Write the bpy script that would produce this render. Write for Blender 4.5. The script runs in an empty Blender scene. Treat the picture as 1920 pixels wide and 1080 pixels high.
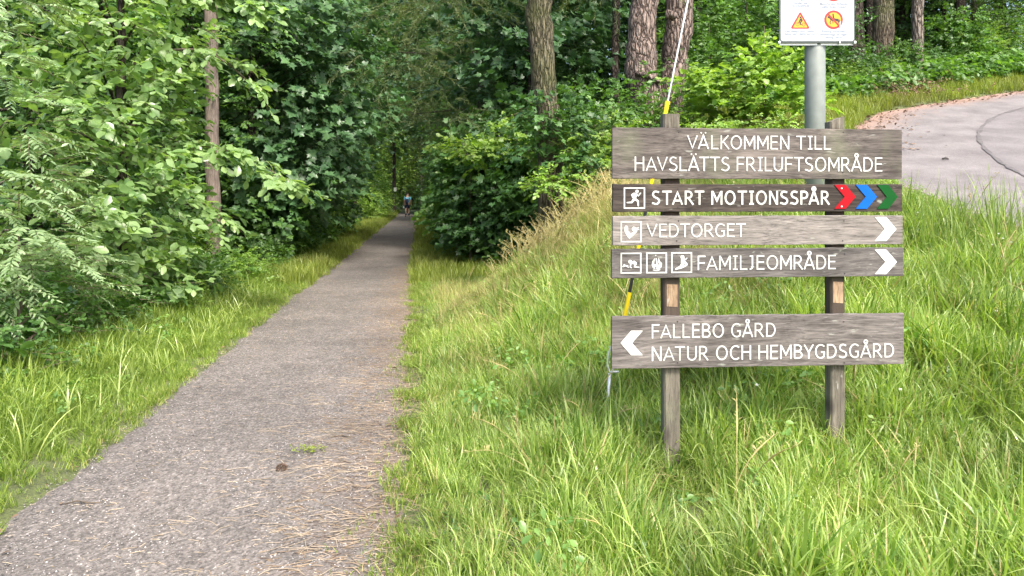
import bpy, bmesh, math, random
import numpy as np
from mathutils import Vector, Matrix, Euler
R = math.radians
rng = np.random.default_rng(7)
random.seed(7)
sc = bpy.context.scene
col = sc.collection

# ------------------------------------------------------------------ camera, sky, sun
CAM_H = 1.6
FPX, HX, HY = 1387.0, 960.0, 366.0          # focal length in photo pixels, eye level row
cam_d = bpy.data.cameras.new('camera'); cam = bpy.data.objects.new('camera', cam_d); col.objects.link(cam)
cam.location = (0, 0, CAM_H); cam.rotation_euler = (R(90), 0, 0)
cam_d.sensor_fit = 'HORIZONTAL'; cam_d.sensor_width = 36; cam_d.lens = 26.0
cam_d.shift_y = -174/1920; cam_d.clip_start = 0.05; cam_d.clip_end = 2000
sc.camera = cam
SUN_EL, SUN_AZ = 52, 150                    # degrees; azimuth clockwise from +Y: behind and to the right
w = bpy.data.worlds.new('World'); sc.world = w; w.use_nodes = True
nt = w.node_tree; bg = nt.nodes['Background']
sky = nt.nodes.new('ShaderNodeTexSky'); sky.sky_type = 'NISHITA'; sky.sun_disc = False
sky.sun_elevation = R(SUN_EL); sky.sun_rotation = R(SUN_AZ); sky.air_density = 1.0; sky.dust_density = 4.0; sky.ozone_density = 0.6
nt.links.new(sky.outputs[0], bg.inputs[0]); bg.inputs[1].default_value = 0.15
sd = bpy.data.lights.new('sun', 'SUN'); sun = bpy.data.objects.new('sun', sd); col.objects.link(sun)
sd.energy = 2.2; sd.angle = R(14); sd.color = (1.0, 0.95, 0.86)
dv = Vector((math.sin(R(SUN_AZ))*math.cos(R(SUN_EL)), math.cos(R(SUN_AZ))*math.cos(R(SUN_EL)), math.sin(R(SUN_EL))))
sun.rotation_euler = dv.to_track_quat('Z', 'Y').to_euler(); sun.location = dv*30
sc.view_settings.view_transform = 'Standard'; sc.view_settings.look = 'None'
sc.view_settings.exposure = 1.63; sc.view_settings.gamma = 1.0
sc.render.engine = 'CYCLES'
cy = sc.cycles
cy.max_bounces = 8; cy.diffuse_bounces = 4; cy.glossy_bounces = 2; cy.transmission_bounces = 4; cy.transparent_max_bounces = 4
cy.use_denoising = True; cy.caustics_reflective = False; cy.caustics_refractive = False

# ------------------------------------------------------------------ helpers
def at(px, py, Y):
    return Vector(((px-HX)/FPX*Y, Y, CAM_H-(py-HY)/FPX*Y))
def smooth(a, b, x):
    t = np.clip((x-a)/(b-a), 0, 1); return t*t*(3-2*t)
def pc(y): return -1.06 - 0.1235*y                       # path centre
def uu(x, y): return (x - pc(y))*0.9925
def bump(x, y):
    return (np.sin(x*1.7+y*0.6)*np.cos(y*1.3-x*0.4)*0.5 + np.sin(x*3.9-y*2.1+1.3)*np.cos(y*4.3+x)*0.25 + np.sin(x*0.5+2)*np.cos(y*0.37))*0.5
def base_h(x, y):
    x = np.asarray(x, float); y = np.asarray(y, float)
    u = uu(x, y)
    yy = np.clip(y, -6, 22)
    r = 0.28*0.55*np.logaddexp(0, (yy-3.9)/0.55) + 0.05*np.clip(y-22, 0, 60)
    shf = np.clip(y-9, 0, 13)*0.35 + np.clip(y-22, 0, 200)*0.05
    s = smooth(0.9, 3.9+0.6*shf, u-shf)
    z = s*(r + 0.03*np.clip(u-3, 0, 12))
    z = z - 0.12*smooth(1.6, 2.3, u)*(1-smooth(4.3, 5.6, y))
    z = z + smooth(1.15, 2.4, u)*bump(x, y)*0.07
    lf = smooth(2.6, 7.0, -u)
    z = z + lf*(0.12*bump(x*.8, y*.8)+0.10) - smooth(1.1, 1.9, -u)*(1-lf)*0.03
    return z
ROADN = [(5.4, 3.0), (5.38, 6.5), (5.27, 7.8), (5.15, 8.6), (5.02, 9.4), (5.3, 10.9), (5.85, 12.7), (6.6, 14.0), (7.3, 14.75), (8.1, 15.15), (9.6, 15.85), (11.6, 16.7), (13.2, 17.5), (18, 19.5), (26, 22), (40, 26)]
def road_edge(y):
    ys = [p[1] for p in ROADN]; xs = [p[0] for p in ROADN]
    return np.interp(y, ys, xs)
def road_in(x, y):                                        # >0 inside, metres
    a = x - road_edge(y)
    # lower-right limit so the road stays a band
    return a
def path_hw(y): return 0.96 - 0.25*smooth(20, 60, y)
def ground(x, y):
    x = np.asarray(x, float); y = np.asarray(y, float)
    z = base_h(x, y)
    pu = np.abs(uu(x, y))
    z = z - 0.05*(1-smooth(0.80, 1.02, pu))
    z = z - 0.07*smooth(0.0, 0.25, road_in(x, y))*(y > 1)
    return z
def gz(x, y): return float(ground(x, y))

def mesh(name, V, F, mat=None, tint=None, smooth_=False):
    me = bpy.data.meshes.new(name)
    V = np.asarray(V, np.float32)
    if isinstance(F, np.ndarray):
        n, k = F.shape
        me.vertices.add(len(V)); me.vertices.foreach_set('co', V.ravel())
        me.loops.add(n*k); me.loops.foreach_set('vertex_index', F.astype(np.int32).ravel())
        me.polygons.add(n); me.polygons.foreach_set('loop_start', np.arange(0, n*k, k, dtype=np.int32))
        me.polygons.foreach_set('loop_total', np.full(n, k, np.int32))
        me.update(calc_edges=True)
    else:
        me.from_pydata([tuple(map(float, v)) for v in V], [], F); me.update()
    if tint is not None:
        a = me.attributes.new('tint', 'FLOAT', 'POINT'); a.data.foreach_set('value', np.asarray(tint, np.float32))
    if smooth_:
        me.polygons.foreach_set('use_smooth', np.ones(len(me.polygons), bool))
    if mat: me.materials.append(mat)
    return me
def link(name, me, parent=None, loc=None, rot=None):
    o = bpy.data.objects.new(name, me); col.objects.link(o)
    if parent is not None: o.parent = parent
    if loc is not None: o.location = loc
    if rot is not None: o.rotation_euler = rot
    return o
def tag(o, label=None, cat=None, group=None, kind=None):
    if label: o['label'] = label
    if cat: o['category'] = cat
    if group: o['group'] = group
    if kind: o['kind'] = kind
    return o
def empty(name, loc, rz=0):
    o = bpy.data.objects.new(name, None); col.objects.link(o); o.location = loc; o.rotation_euler = (0, 0, rz); o.empty_display_size = 0.2
    return o
def dup(root, loc, rz=0, scl=1.0, label=None, mats=None):
    r = root.copy(); col.objects.link(r); r.location = loc; r.rotation_euler = (0, 0, rz)
    r.scale = (scl,)*3 if not isinstance(scl, tuple) else scl
    if label: r['label'] = label
    for ch in root.children:
        c = ch.copy(); col.objects.link(c); c.parent = r
        if mats and ch.name.split('.')[0] in mats:
            c.material_slots[0].link = 'OBJECT'; c.material_slots[0].material = mats[ch.name.split('.')[0]]
        for g in ch.children:
            d = g.copy(); col.objects.link(d); d.parent = c
    return r
class MB:                                                  # collects simple shapes into one mesh
    def __init__(s): s.V = []; s.F = []
    def add(s, V, F):
        b = len(s.V); s.V += [tuple(v) for v in V]; s.F += [tuple(i+b for i in f) for f in F]
    def box(s, x0, x1, y0, y1, z0, z1):
        s.add([(x0,y0,z0),(x1,y0,z0),(x1,y1,z0),(x0,y1,z0),(x0,y0,z1),(x1,y0,z1),(x1,y1,z1),(x0,y1,z1)],
              [(0,3,2,1),(4,5,6,7),(0,1,5,4),(1,2,6,5),(2,3,7,6),(3,0,4,7)])
    def tube(s, P, rad, n=8, cap=True):
        P = [Vector(p) for p in P]; rad = rad if isinstance(rad, (list, tuple)) else [rad]*len(P)
        rings = []; V = []
        for i, p in enumerate(P):
            d = (P[min(i+1, len(P)-1)]-P[max(i-1, 0)]).normalized()
            a = d.orthogonal().normalized() if i == 0 else (a-d*a.dot(d)).normalized()
            b = d.cross(a)
            for k in range(n):
                t = 2*math.pi*k/n; V.append(p+(a*math.cos(t)+b*math.sin(t))*rad[i])
        F = [(i*n+k, i*n+(k+1) % n, (i+1)*n+(k+1) % n, (i+1)*n+k) for i in range(len(P)-1) for k in range(n)]
        if cap: F += [tuple(reversed(range(n))), tuple(range((len(P)-1)*n, len(P)*n))]
        s.add(V, F)
    def plate(s, pts, y0, y1):                             # outline in xz, extruded along y (front y0)
        n = len(pts)
        V = [(p[0], y0, p[1]) for p in pts]+[(p[0], y1, p[1]) for p in pts]
        F = [tuple(range(n)), tuple(reversed(range(n, 2*n)))]+[(i, i+n, (i+1) % n+n, (i+1) % n) for i in range(n)]
        s.add(V, F)
    def build(s, name, mat, parent=None, sm=False, **k):
        me = mesh(name, np.array(s.V), s.F, mat, smooth_=sm)
        bm = bmesh.new(); bm.from_mesh(me); bmesh.ops.recalc_face_normals(bm, faces=bm.faces); bm.to_mesh(me); bm.free()
        return link(name, me, parent, **k)
def bevel(o, w_, seg=2):
    m = o.modifiers.new('bevel', 'BEVEL'); m.width = w_; m.segments = seg; m.limit_method = 'ANGLE'; return o

# ------------------------------------------------------------------ materials
def newmat(name):
    m = bpy.data.materials.new(name); m.use_nodes = True
    t = m.node_tree; p = t.nodes['Principled BSDF']; return m, t, p
def N(t, ty, **k):
    n = t.nodes.new(ty)
    for a, v in k.items():
        if a.startswith('_'): n.inputs[a[1:].replace('_', ' ')].default_value = v
        else: setattr(n, a, v)
    return n
def ramp(t, fac, stops):
    n = t.nodes.new('ShaderNodeValToRGB'); e = n.color_ramp.elements
    while len(e) < len(stops): e.new(0.5)
    for i, (p, c) in enumerate(stops): e[i].position = p; e[i].color = (*c, 1) if len(c) == 3 else c
    if fac is not None: t.links.new(fac, n.inputs[0])
    return n.outputs[0]
def mixc(t, fac, a, b, mode='MIX'):
    n = t.nodes.new('ShaderNodeMix'); n.data_type = 'RGBA'; n.blend_type = mode
    for s_, v in ((0, fac), (6, a), (7, b)):
        if isinstance(v, (int, float)): n.inputs[s_].default_value = v
        elif isinstance(v, tuple): n.inputs[s_].default_value = (*v, 1)
        else: t.links.new(v, n.inputs[s_])
    return n.outputs[2]
def simple(name, c, rough=0.6, metal=0.0, var=0.0, scale=20):
    m, t, p = newmat(name); p.inputs['Roughness'].default_value = rough; p.inputs['Metallic'].default_value = metal
    if var:
        tc = N(t, 'ShaderNodeTexCoord'); n = N(t, 'ShaderNodeTexNoise', _Scale=scale, _Detail=6.0)
        t.links.new(tc.outputs['Object'], n.inputs['Vector'])
        c2 = tuple(max(0, v*(1-var)) for v in c); c3 = tuple(min(1, v*(1+var)) for v in c)
        t.links.new(ramp(t, n.outputs[0], [(0.3, c2), (0.7, c3)]), p.inputs['Base Color'])
    else: p.inputs['Base Color'].default_value = (*c, 1)
    return m
def leafmat(name, a, b, rough=0.42, trans=0.35, spec=0.5, tcol=None, patch=None, dry=False):
    """tint 0..1 per leaf mixes a -> b, a slow noise in space varies it, part of the light passes through the blade"""
    m, t, p = newmat(name)
    at_ = N(t, 'ShaderNodeAttribute', attribute_name='tint')
    c = mixc(t, at_.outputs['Fac'], a, b)
    if dry: c = mixc(t, ramp(t, at_.outputs['Fac'], [(.90, (0, 0, 0)), (.94, (1, 1, 1))]), c, (0.42, 0.34, 0.17))
    g = N(t, 'ShaderNodeNewGeometry'); n = N(t, 'ShaderNodeTexNoise', _Scale=0.9, _Detail=3.0); t.links.new(g.outputs['Position'], n.inputs['Vector'])
    mr = N(t, 'ShaderNodeMapRange'); mr.inputs[1].default_value = 0.3; mr.inputs[2].default_value = 0.7; mr.inputs[3].default_value = 0.72; mr.inputs[4].default_value = 1.3
    t.links.new(n.outputs[0], mr.inputs[0])
    v = N(t, 'ShaderNodeVectorMath', operation='SCALE'); t.links.new(c, v.inputs[0]); t.links.new(mr.outputs[0], v.inputs['Scale'])
    c = v.outputs[0]
    if patch:
        n2 = N(t, 'ShaderNodeTexNoise', _Scale=patch[1], _Detail=2.0); t.links.new(g.outputs['Position'], n2.inputs['Vector'])
        f = ramp(t, n2.outputs[0], [(patch[2], (0, 0, 0)), (patch[3], (1, 1, 1))])
        c = mixc(t, f, c, patch[0])
    t.links.new(c, p.inputs['Base Color']); p.inputs['Roughness'].default_value = rough; p.inputs['Specular IOR Level'].default_value = spec
    tr = N(t, 'ShaderNodeBsdfTranslucent')
    t.links.new(mixc(t, 1.0, c, tcol or (1.6, 1.7, 0.6), 'MULTIPLY'), tr.inputs[0])
    mx = N(t, 'ShaderNodeMixShader'); mx.inputs[0].default_value = trans
    t.links.new(p.outputs[0], mx.inputs[1]); t.links.new(tr.outputs[0], mx.inputs[2])
    t.links.new(mx.outputs[0], t.nodes['Material Output'].inputs[0]); return m

M = {}
M['leaf_hazel'] = leafmat('leaf_hazel', (0.085, 0.17, 0.045), (0.30, 0.42, 0.17), 0.32, 0.38, 0.6)
M['leaf_rowan'] = leafmat('leaf_rowan', (0.12, 0.20, 0.08), (0.32, 0.42, 0.22), 0.33, 0.3, 0.6)
M['leaf_maple'] = leafmat('leaf_maple', (0.042, 0.10, 0.04), (0.105, 0.195, 0.075), 0.40, 0.28, 0.5, (1.3, 1.5, 0.7))
M['leaf_dark'] = leafmat('leaf_dark', (0.038, 0.095, 0.028), (0.085, 0.175, 0.045), 0.45, 0.3)
M['leaf_mid'] = leafmat('leaf_mid', (0.05, 0.12, 0.028), (0.13, 0.24, 0.05), 0.45, 0.38)
M['leaf_light'] = leafmat('leaf_light', (0.10, 0.19, 0.03), (0.26, 0.38, 0.075), 0.45, 0.42)
M['leaf_weed'] = leafmat('leaf_weed', (0.07, 0.15, 0.03), (0.20, 0.33, 0.08), 0.4, 0.35)
M['leaf_lime'] = leafmat('leaf_lime', (0.13, 0.24, 0.045), (0.30, 0.42, 0.09), 0.42, 0.4)
M['needles'] = leafmat('needles', (0.06, 0.09, 0.026), (0.14, 0.165, 0.055), 0.6, 0.3)
M['needles_dark'] = leafmat('needles_dark', (0.02, 0.045, 0.022), (0.045, 0.085, 0.03), 0.6, 0.2)
M['grass'] = leafmat('grass', (0.085, 0.17, 0.018), (0.42, 0.52, 0.15), 0.38, 0.42, 0.5, (1.35, 1.5, 0.5), patch=((0.24, 0.27, 0.07), 0.9, 0.6, 0.85), dry=True)
M['grass_pale'] = leafmat('grass_pale', (0.22, 0.30, 0.07), (0.42, 0.48, 0.16), 0.36, 0.38, 0.6, (1.4, 1.5, 0.5))
M['grass_verge'] = leafmat('grass_verge', (0.07, 0.14, 0.016), (0.33, 0.41, 0.08), 0.5, 0.4, 0.4, (1.35, 1.5, 0.5), dry=True)
M['grass_far'] = leafmat('grass_far', (0.12, 0.17, 0.025), (0.28, 0.33, 0.06), 0.5, 0.4, 0.4, (1.4, 1.5, 0.5), patch=((0.22, 0.22, 0.07), 0.8, 0.5, 0.8))
M['grass_dry'] = leafmat('grass_dry', (0.28, 0.31, 0.08), (0.56, 0.47, 0.24), 0.6, 0.4, 0.3, (1.2, 1.1, 0.8))
M['straw'] = leafmat('straw', (0.20, 0.155, 0.10), (0.42, 0.34, 0.24), 0.65, 0.15, 0.3, (1, 1, 1))
M['dead_leaf'] = leafmat('dead_leaf', (0.11, 0.065, 0.04), (0.27, 0.18, 0.11), 0.7, 0.15, 0.3, (1, 1, 1))
M['needle_litter'] = leafmat('needle_litter', (0.07, 0.045, 0.03), (0.30, 0.22, 0.14), 0.7, 0.05, 0.3, (1, 1, 1))
M['petal'] = simple('petal', (0.75, 0.75, 0.70), 0.6)
M['moss'] = leafmat('moss', (0.18, 0.24, 0.03), (0.32, 0.38, 0.07), 0.7, 0.3, 0.3)

def soil_mat():
    m, t, p = newmat('soil')
    g = N(t, 'ShaderNodeNewGeometry')
    n = N(t, 'ShaderNodeTexNoise', _Scale=2.0, _Detail=8.0); t.links.new(g.outputs['Position'], n.inputs['Vector'])
    n2 = N(t, 'ShaderNodeTexNoise', _Scale=55.0, _Detail=4.0); t.links.new(g.outputs['Position'], n2.inputs['Vector'])
    a = ramp(t, n.outputs[0], [(0.35, (0.045, 0.07, 0.018)), (0.65, (0.09, 0.12, 0.03))])
    b = ramp(t, n2.outputs[0], [(0.35, (0.05, 0.04, 0.025)), (0.7, (0.15, 0.17, 0.05))])
    t.links.new(mixc(t, 0.5, a, b), p.inputs['Base Color']); p.inputs['Roughness'].default_value = 0.9
    bp = N(t, 'ShaderNodeBump', _Strength=0.8, _Distance=0.02); t.links.new(n2.outputs[0], bp.inputs['Height']); t.links.new(bp.outputs[0], p.inputs['Normal'])
    return m
M['soil'] = soil_mat()
def path_mat():
    m, t, p = newmat('path_gravel')
    g = N(t, 'ShaderNodeNewGeometry'); P = g.outputs['Position']
    def noise(s, d=6.0, r=0.6):
        n = N(t, 'ShaderNodeTexNoise', _Scale=s, _Detail=d, _Roughness=r); t.links.new(P, n.inputs['Vector']); return n.outputs[0]
    vo = N(t, 'ShaderNodeTexVoronoi', _Scale=95.0); t.links.new(P, vo.inputs['Vector'])
    stone = ramp(t, vo.outputs['Color'], [(0.0, (0.055, 0.050, 0.046)), (0.4, (0.135, 0.123, 0.114)), (0.8, (0.23, 0.212, 0.198)), (1.0, (0.48, 0.45, 0.42))])
    vo2 = N(t, 'ShaderNodeTexVoronoi', _Scale=60.0); t.links.new(P, vo2.inputs['Vector'])
    c = mixc(t, 0.3, stone, ramp(t, vo2.outputs['Color'], [(0.1, (0.055, 0.050, 0.046)), (0.9, (0.24, 0.222, 0.208))]))
    big = ramp(t, noise(0.9, 5.0), [(0.36, (0.74, 0.72, 0.70)), (0.64, (1.0, .97, .94))])
    c = mixc(t, 1.0, c, big, 'MULTIPLY')
    c = mixc(t, 1.0, c, ramp(t, noise(5.5, 6.0, 0.7), [(0.36, (0.86, 0.85, 0.84)), (0.62, (1.08, 1.07, 1.06))]), 'MULTIPLY')
    fine = ramp(t, noise(35.0, 5.0, 0.7), [(0.35, (0.72, 0.72, 0.72)), (0.65, (1.2, 1.2, 1.2))])
    c = mixc(t, 1.0, c, fine, 'MULTIPLY')
    # brown needle litter gathered towards the right-hand edge (u>0.3) and in thin patches
    sx = N(t, 'ShaderNodeSeparateXYZ'); t.links.new(P, sx.inputs[0])
    mu = N(t, 'ShaderNodeMath', operation='MULTIPLY_ADD'); mu.inputs[1].default_value = 0.1235; t.links.new(sx.outputs[1], mu.inputs[0]); t.links.new(sx.outputs[0], mu.inputs[2])
    u1 = N(t, 'ShaderNodeMapRange'); u1.inputs[1].default_value = -0.95; u1.inputs[2].default_value = -0.05; u1.inputs[3].default_value = 0.0; u1.inputs[4].default_value = 0.40; t.links.new(mu.outputs[0], u1.inputs[0])
    ad = N(t, 'ShaderNodeMath', operation='ADD'); t.links.new(u1.outputs[0], ad.inputs[0]); t.links.new(noise(2.2, 8.0, 0.65), ad.inputs[1])
    lit = ramp(t, ad.outputs[0], [(0.62, (0, 0, 0)), (0.92, (0.75, 0.75, 0.75))])
    br = ramp(t, noise(70.0, 4.0), [(0.3, (0.07, 0.05, 0.04)), (0.7, (0.22, 0.175, 0.14))])
    c = mixc(t, lit, c, br)
    t.links.new(c, p.inputs['Base Color']); p.inputs['Roughness'].default_value = 0.85; p.inputs['Specular IOR Level'].default_value = 0.3
    bp = N(t, 'ShaderNodeBump', _Strength=0.7, _Distance=0.006); t.links.new(vo.outputs['Distance'], bp.inputs['Height'])
    bp2 = N(t, 'ShaderNodeBump', _Strength=0.6, _Distance=0.02); t.links.new(noise(14.0), bp2.inputs['Height']); t.links.new(bp.outputs[0], bp2.inputs['Normal'])
    t.links.new(bp2.outputs[0], p.inputs['Normal']); return m
M['path'] = path_mat()
def asphalt(name, lo, hi, brown=True):
    m, t, p = newmat(name)
    g = N(t, 'ShaderNodeNewGeometry'); P = g.outputs['Position']
    def noise(s, d=6.0, r=0.6):
        n = N(t, 'ShaderNodeTexNoise', _Scale=s, _Detail=d, _Roughness=r); t.links.new(P, n.inputs['Vector']); return n.outputs[0]
    c = ramp(t, noise(90.0, 3.0), [(0.3, lo), (0.7, hi)])
    c = mixc(t, 1.0, c, ramp(t, noise(1.6, 9.0, .7), [(0.33, (0.68, 0.66, 0.66)), (0.66, (1.2, 1.19, 1.19))]), 'MULTIPLY')
    if brown:
        at_ = N(t, 'ShaderNodeAttribute', attribute_name='tint')
        ad = N(t, 'ShaderNodeMath', operation='MULTIPLY_ADD'); ad.inputs[1].default_value = 0.5
        t.links.new(noise(3.0, 8.0, 0.7), ad.inputs[0]); t.links.new(at_.outputs['Fac'], ad.inputs[2])
        f = ramp(t, ad.outputs[0], [(0.50, (0, 0, 0)), (0.95, (0.9, 0.9, 0.9))])
        c = mixc(t, f, c, ramp(t, noise(40.0), [(0.3, (0.15, 0.085, 0.06)), (0.7, (0.33, 0.22, 0.17))]))
    t.links.new(c, p.inputs['Base Color']); p.inputs['Roughness'].default_value = 0.85
    bp = N(t, 'ShaderNodeBump', _Strength=0.5, _Distance=0.005); t.links.new(noise(120.0, 2.0), bp.inputs['Height']); t.links.new(bp.outputs[0], p.inputs['Normal'])
    return m
M['asphalt'] = asphalt('asphalt', (0.090, 0.082, 0.080), (0.215, 0.196, 0.192))
M['asphalt_new'] = asphalt('asphalt_new', (0.088, 0.080, 0.080), (0.19, 0.174, 0.173), False)
M['crack'] = simple('crack_filler', (0.095, 0.085, 0.085), 0.9, var=0.3, scale=12)
def wood(name, dark, light, along='X', green=0.0, stain=0.5, fine=1.0, shelter=False):
    m, t, p = newmat(name)
    tc = N(t, 'ShaderNodeTexCoord'); oi = N(t, 'ShaderNodeObjectInfo')
    off = N(t, 'ShaderNodeVectorMath', operation='ADD'); sc_ = N(t, 'ShaderNodeVectorMath', operation='SCALE'); sc_.inputs[0].default_value = (37, 11, 23)
    t.links.new(oi.outputs['Random'], sc_.inputs['Scale']); t.links.new(tc.outputs['Object'], off.inputs[0]); t.links.new(sc_.outputs[0], off.inputs[1])
    mp = N(t, 'ShaderNodeMapping'); mp.inputs['Scale'].default_value = (1, 12, 12) if along == 'X' else (12, 12, 1); t.links.new(off.outputs[0], mp.inputs[0])
    wrp = N(t, 'ShaderNodeTexNoise', _Scale=1.6, _Detail=3.0); t.links.new(off.outputs[0], wrp.inputs['Vector'])
    wm = mixc(t, 0.35, mp.outputs[0], wrp.outputs['Color'], 'LINEAR_LIGHT')
    n1 = N(t, 'ShaderNodeTexNoise', _Scale=3.2*fine, _Detail=10.0, _Roughness=0.7); t.links.new(wm, n1.inputs['Vector'])
    n2 = N(t, 'ShaderNodeTexNoise', _Scale=11.0, _Detail=6.0, _Roughness=0.75); t.links.new(wm, n2.inputs['Vector'])
    n3 = N(t, 'ShaderNodeTexNoise', _Scale=2.4, _Detail=4.0); t.links.new(off.outputs[0], n3.inputs['Vector'])
    mid = tuple((a+b)/2 for a, b in zip(dark, light))
    c = ramp(t, n1.outputs[0], [(0.30, dark), (0.5, mid), (0.68, light)])
    c = mixc(t, 1.0, c, ramp(t, n2.outputs[0], [(0.36, (0.45, 0.44, 0.43)), (0.5, (1, 1, 1)), (0.68, (1.35, 1.32, 1.3))]), 'MULTIPLY')
    c = mixc(t, stain, c, ramp(t, n3.outputs[0], [(0.38, (0.50, 0.48, 0.47)), (0.62, (1.15, 1.12, 1.1))]), 'MULTIPLY')
    if green:
        sx = N(t, 'ShaderNodeTexNoise', _Scale=4.0, _Detail=5.0); t.links.new(off.outputs[0], sx.inputs['Vector'])
        c = mixc(t, ramp(t, sx.outputs[0], [(0.52, (0, 0, 0)), (0.72, (green,)*3)]), c, (0.17, 0.19, 0.11))
    kn = N(t, 'ShaderNodeTexVoronoi', _Scale=1.0); km = N(t, 'ShaderNodeMapping'); km.inputs['Scale'].default_value = (2.2, 1, 7) if along == 'X' else (7, 1, 2.2); t.links.new(off.outputs[0], km.inputs[0]); t.links.new(km.outputs[0], kn.inputs['Vector'])
    c = mixc(t, ramp(t, kn.outputs['Distance'], [(.05, (.75, .75, .75)), (.16, (0, 0, 0))]), c, (0.035, 0.028, 0.025))
    fl = N(t, 'ShaderNodeTexNoise', _Scale=26.0, _Detail=3.0); fm = N(t, 'ShaderNodeMapping'); fm.inputs['Scale'].default_value = (.5, 1, 1.6) if along == 'X' else (1.6, 1, .5); t.links.new(off.outputs[0], fm.inputs[0]); t.links.new(fm.outputs[0], fl.inputs['Vector'])
    c = mixc(t, ramp(t, fl.outputs[0], [(.66, (0, 0, 0)), (.74, (.55, .55, .55))]), c, (0.34, 0.35, 0.31))
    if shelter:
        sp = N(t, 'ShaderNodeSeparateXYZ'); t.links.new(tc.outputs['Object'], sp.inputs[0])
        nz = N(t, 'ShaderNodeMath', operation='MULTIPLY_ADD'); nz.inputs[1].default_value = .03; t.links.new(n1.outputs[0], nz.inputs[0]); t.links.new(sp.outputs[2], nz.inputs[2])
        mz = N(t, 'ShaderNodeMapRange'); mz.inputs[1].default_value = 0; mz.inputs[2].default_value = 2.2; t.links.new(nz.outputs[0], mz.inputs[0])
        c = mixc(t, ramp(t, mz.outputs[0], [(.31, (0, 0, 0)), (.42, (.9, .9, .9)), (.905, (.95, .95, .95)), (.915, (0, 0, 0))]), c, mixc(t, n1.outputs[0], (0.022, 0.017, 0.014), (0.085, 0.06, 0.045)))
    t.links.new(c, p.inputs['Base Color']); p.inputs['Roughness'].default_value = 0.8; p.inputs['Specular IOR Level'].default_value = 0.25
    bp = N(t, 'ShaderNodeBump', _Strength=0.5, _Distance=0.004); t.links.new(n1.outputs[0], bp.inputs['Height']); t.links.new(bp.outputs[0], p.inputs['Normal'])
    return m
M['w_brown'] = wood('weathered_board_brown', (0.044, 0.037, 0.034), (0.19, 0.166, 0.152), green=0.35)
M['w_dark'] = wood('weathered_board_dark', (0.014, 0.011, 0.010), (0.095, 0.077, 0.066))
M['w_pale'] = wood('weathered_board_pale', (0.115, 0.102, 0.094), (0.28, 0.255, 0.238), stain=0.25)
M['w_grey'] = wood('weathered_board_grey', (0.046, 0.042, 0.040), (0.17, 0.157, 0.150), stain=0.35)
M['w_plain'] = wood('weathered_board_plain', (0.052, 0.046, 0.043), (0.205, 0.185, 0.175), stain=0.4)
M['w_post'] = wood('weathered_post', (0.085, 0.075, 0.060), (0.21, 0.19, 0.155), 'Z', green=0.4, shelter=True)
M['w_post_dark'] = wood('dark_post', (0.05, 0.04, 0.034), (0.13, 0.105, 0.09), 'Z')
M['w_fresh'] = wood('unweathered_patch', (0.26, 0.17, 0.10), (0.45, 0.33, 0.22), 'Z')
M['w_pole'] = wood('pole_wood', (0.08, 0.062, 0.053), (0.27, 0.22, 0.19), 'Z', stain=0.45)
M['white'] = simple('white_paint', (0.62, 0.62, 0.61), 0.5, var=0.05, scale=60)
def worn_white():
    m, t, p = newmat('worn_white_paint'); tc = N(t, 'ShaderNodeTexCoord')
    n = N(t, 'ShaderNodeTexNoise', _Scale=45.0, _Detail=6.0, _Roughness=.75); t.links.new(tc.outputs['Object'], n.inputs['Vector'])
    n2 = N(t, 'ShaderNodeTexNoise', _Scale=5.0, _Detail=4.0); t.links.new(tc.outputs['Object'], n2.inputs['Vector'])
    c = mixc(t, ramp(t, n.outputs[0], [(.30, (.8, .8, .8)), (.40, (0, 0, 0))]), ramp(t, n2.outputs[0], [(.35, (0.44, 0.44, 0.42)), (.6, (0.60, 0.60, 0.59))]), (0.20, 0.18, 0.165))
    t.links.new(c, p.inputs['Base Color']); p.inputs['Roughness'].default_value = .6; return m
M['white_worn'] = worn_white()
M['red'] = simple('red_paint', (0.30, 0.004, 0.010), 0.6, var=0.06); M['red'].node_tree.nodes['Principled BSDF'].inputs['Specular IOR Level'].default_value = .15
M['blue'] = simple('blue_paint', (0.002, 0.095, 0.42), 0.6, var=0.06); M['blue'].node_tree.nodes['Principled BSDF'].inputs['Specular IOR Level'].default_value = .15
M['green'] = simple('green_paint', (0.002, 0.065, 0.010), 0.6, var=0.06); M['green'].node_tree.nodes['Principled BSDF'].inputs['Specular IOR Level'].default_value = .15
M['steel'] = simple('galvanised_steel', (0.17, 0.19, 0.175), 0.55, 0.0, var=0.12, scale=9)
M['plate'] = simple('white_enamel', (0.40, 0.42, 0.45), 0.35, var=0.02, scale=6)
M['plate_frame'] = simple('dark_edge', (0.05, 0.065, 0.06), 0.4)
M['clip'] = simple('metal_clip', (0.55, 0.57, 0.57), 0.35, 0.4)
M['s_red'] = simple('sign_red', (0.42, 0.014, 0.012), 0.4)
M['s_yellow'] = simple('sign_yellow', (0.62, 0.30, 0.008), 0.4)
M['black'] = simple('black', (0.015, 0.015, 0.015), 0.5)
M['text_blue'] = simple('sign_text', (0.16, 0.19, 0.26), 0.5)
M['sign_blue'] = simple('sign_blue', (0.05, 0.2, 0.5), 0.5)
M['nail'] = simple('nail', (0.06, 0.05, 0.055), 0.45, 0.6)
M['yellow'] = simple('yellow_plastic', (0.85, 0.62, 0.01), 0.35)
M['cable'] = simple('guy_cable', (0.62, 0.63, 0.63), 0.4, 0.3)
M['twig'] = simple('twig_bark', (0.10, 0.075, 0.05), 0.85, var=0.3)
M['cone'] = simple('pine_cone_brown', (0.09, 0.055, 0.035), 0.8, var=0.4, scale=60)
M['stone'] = simple('stone_grey', (0.24, 0.22, 0.21), 0.8, var=0.3, scale=60)
M['mud'] = simple('dark_smudge', (0.05, 0.045, 0.04), 0.85)
M['skin'] = simple('skin', (0.50, 0.30, 0.22), 0.5)
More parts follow.
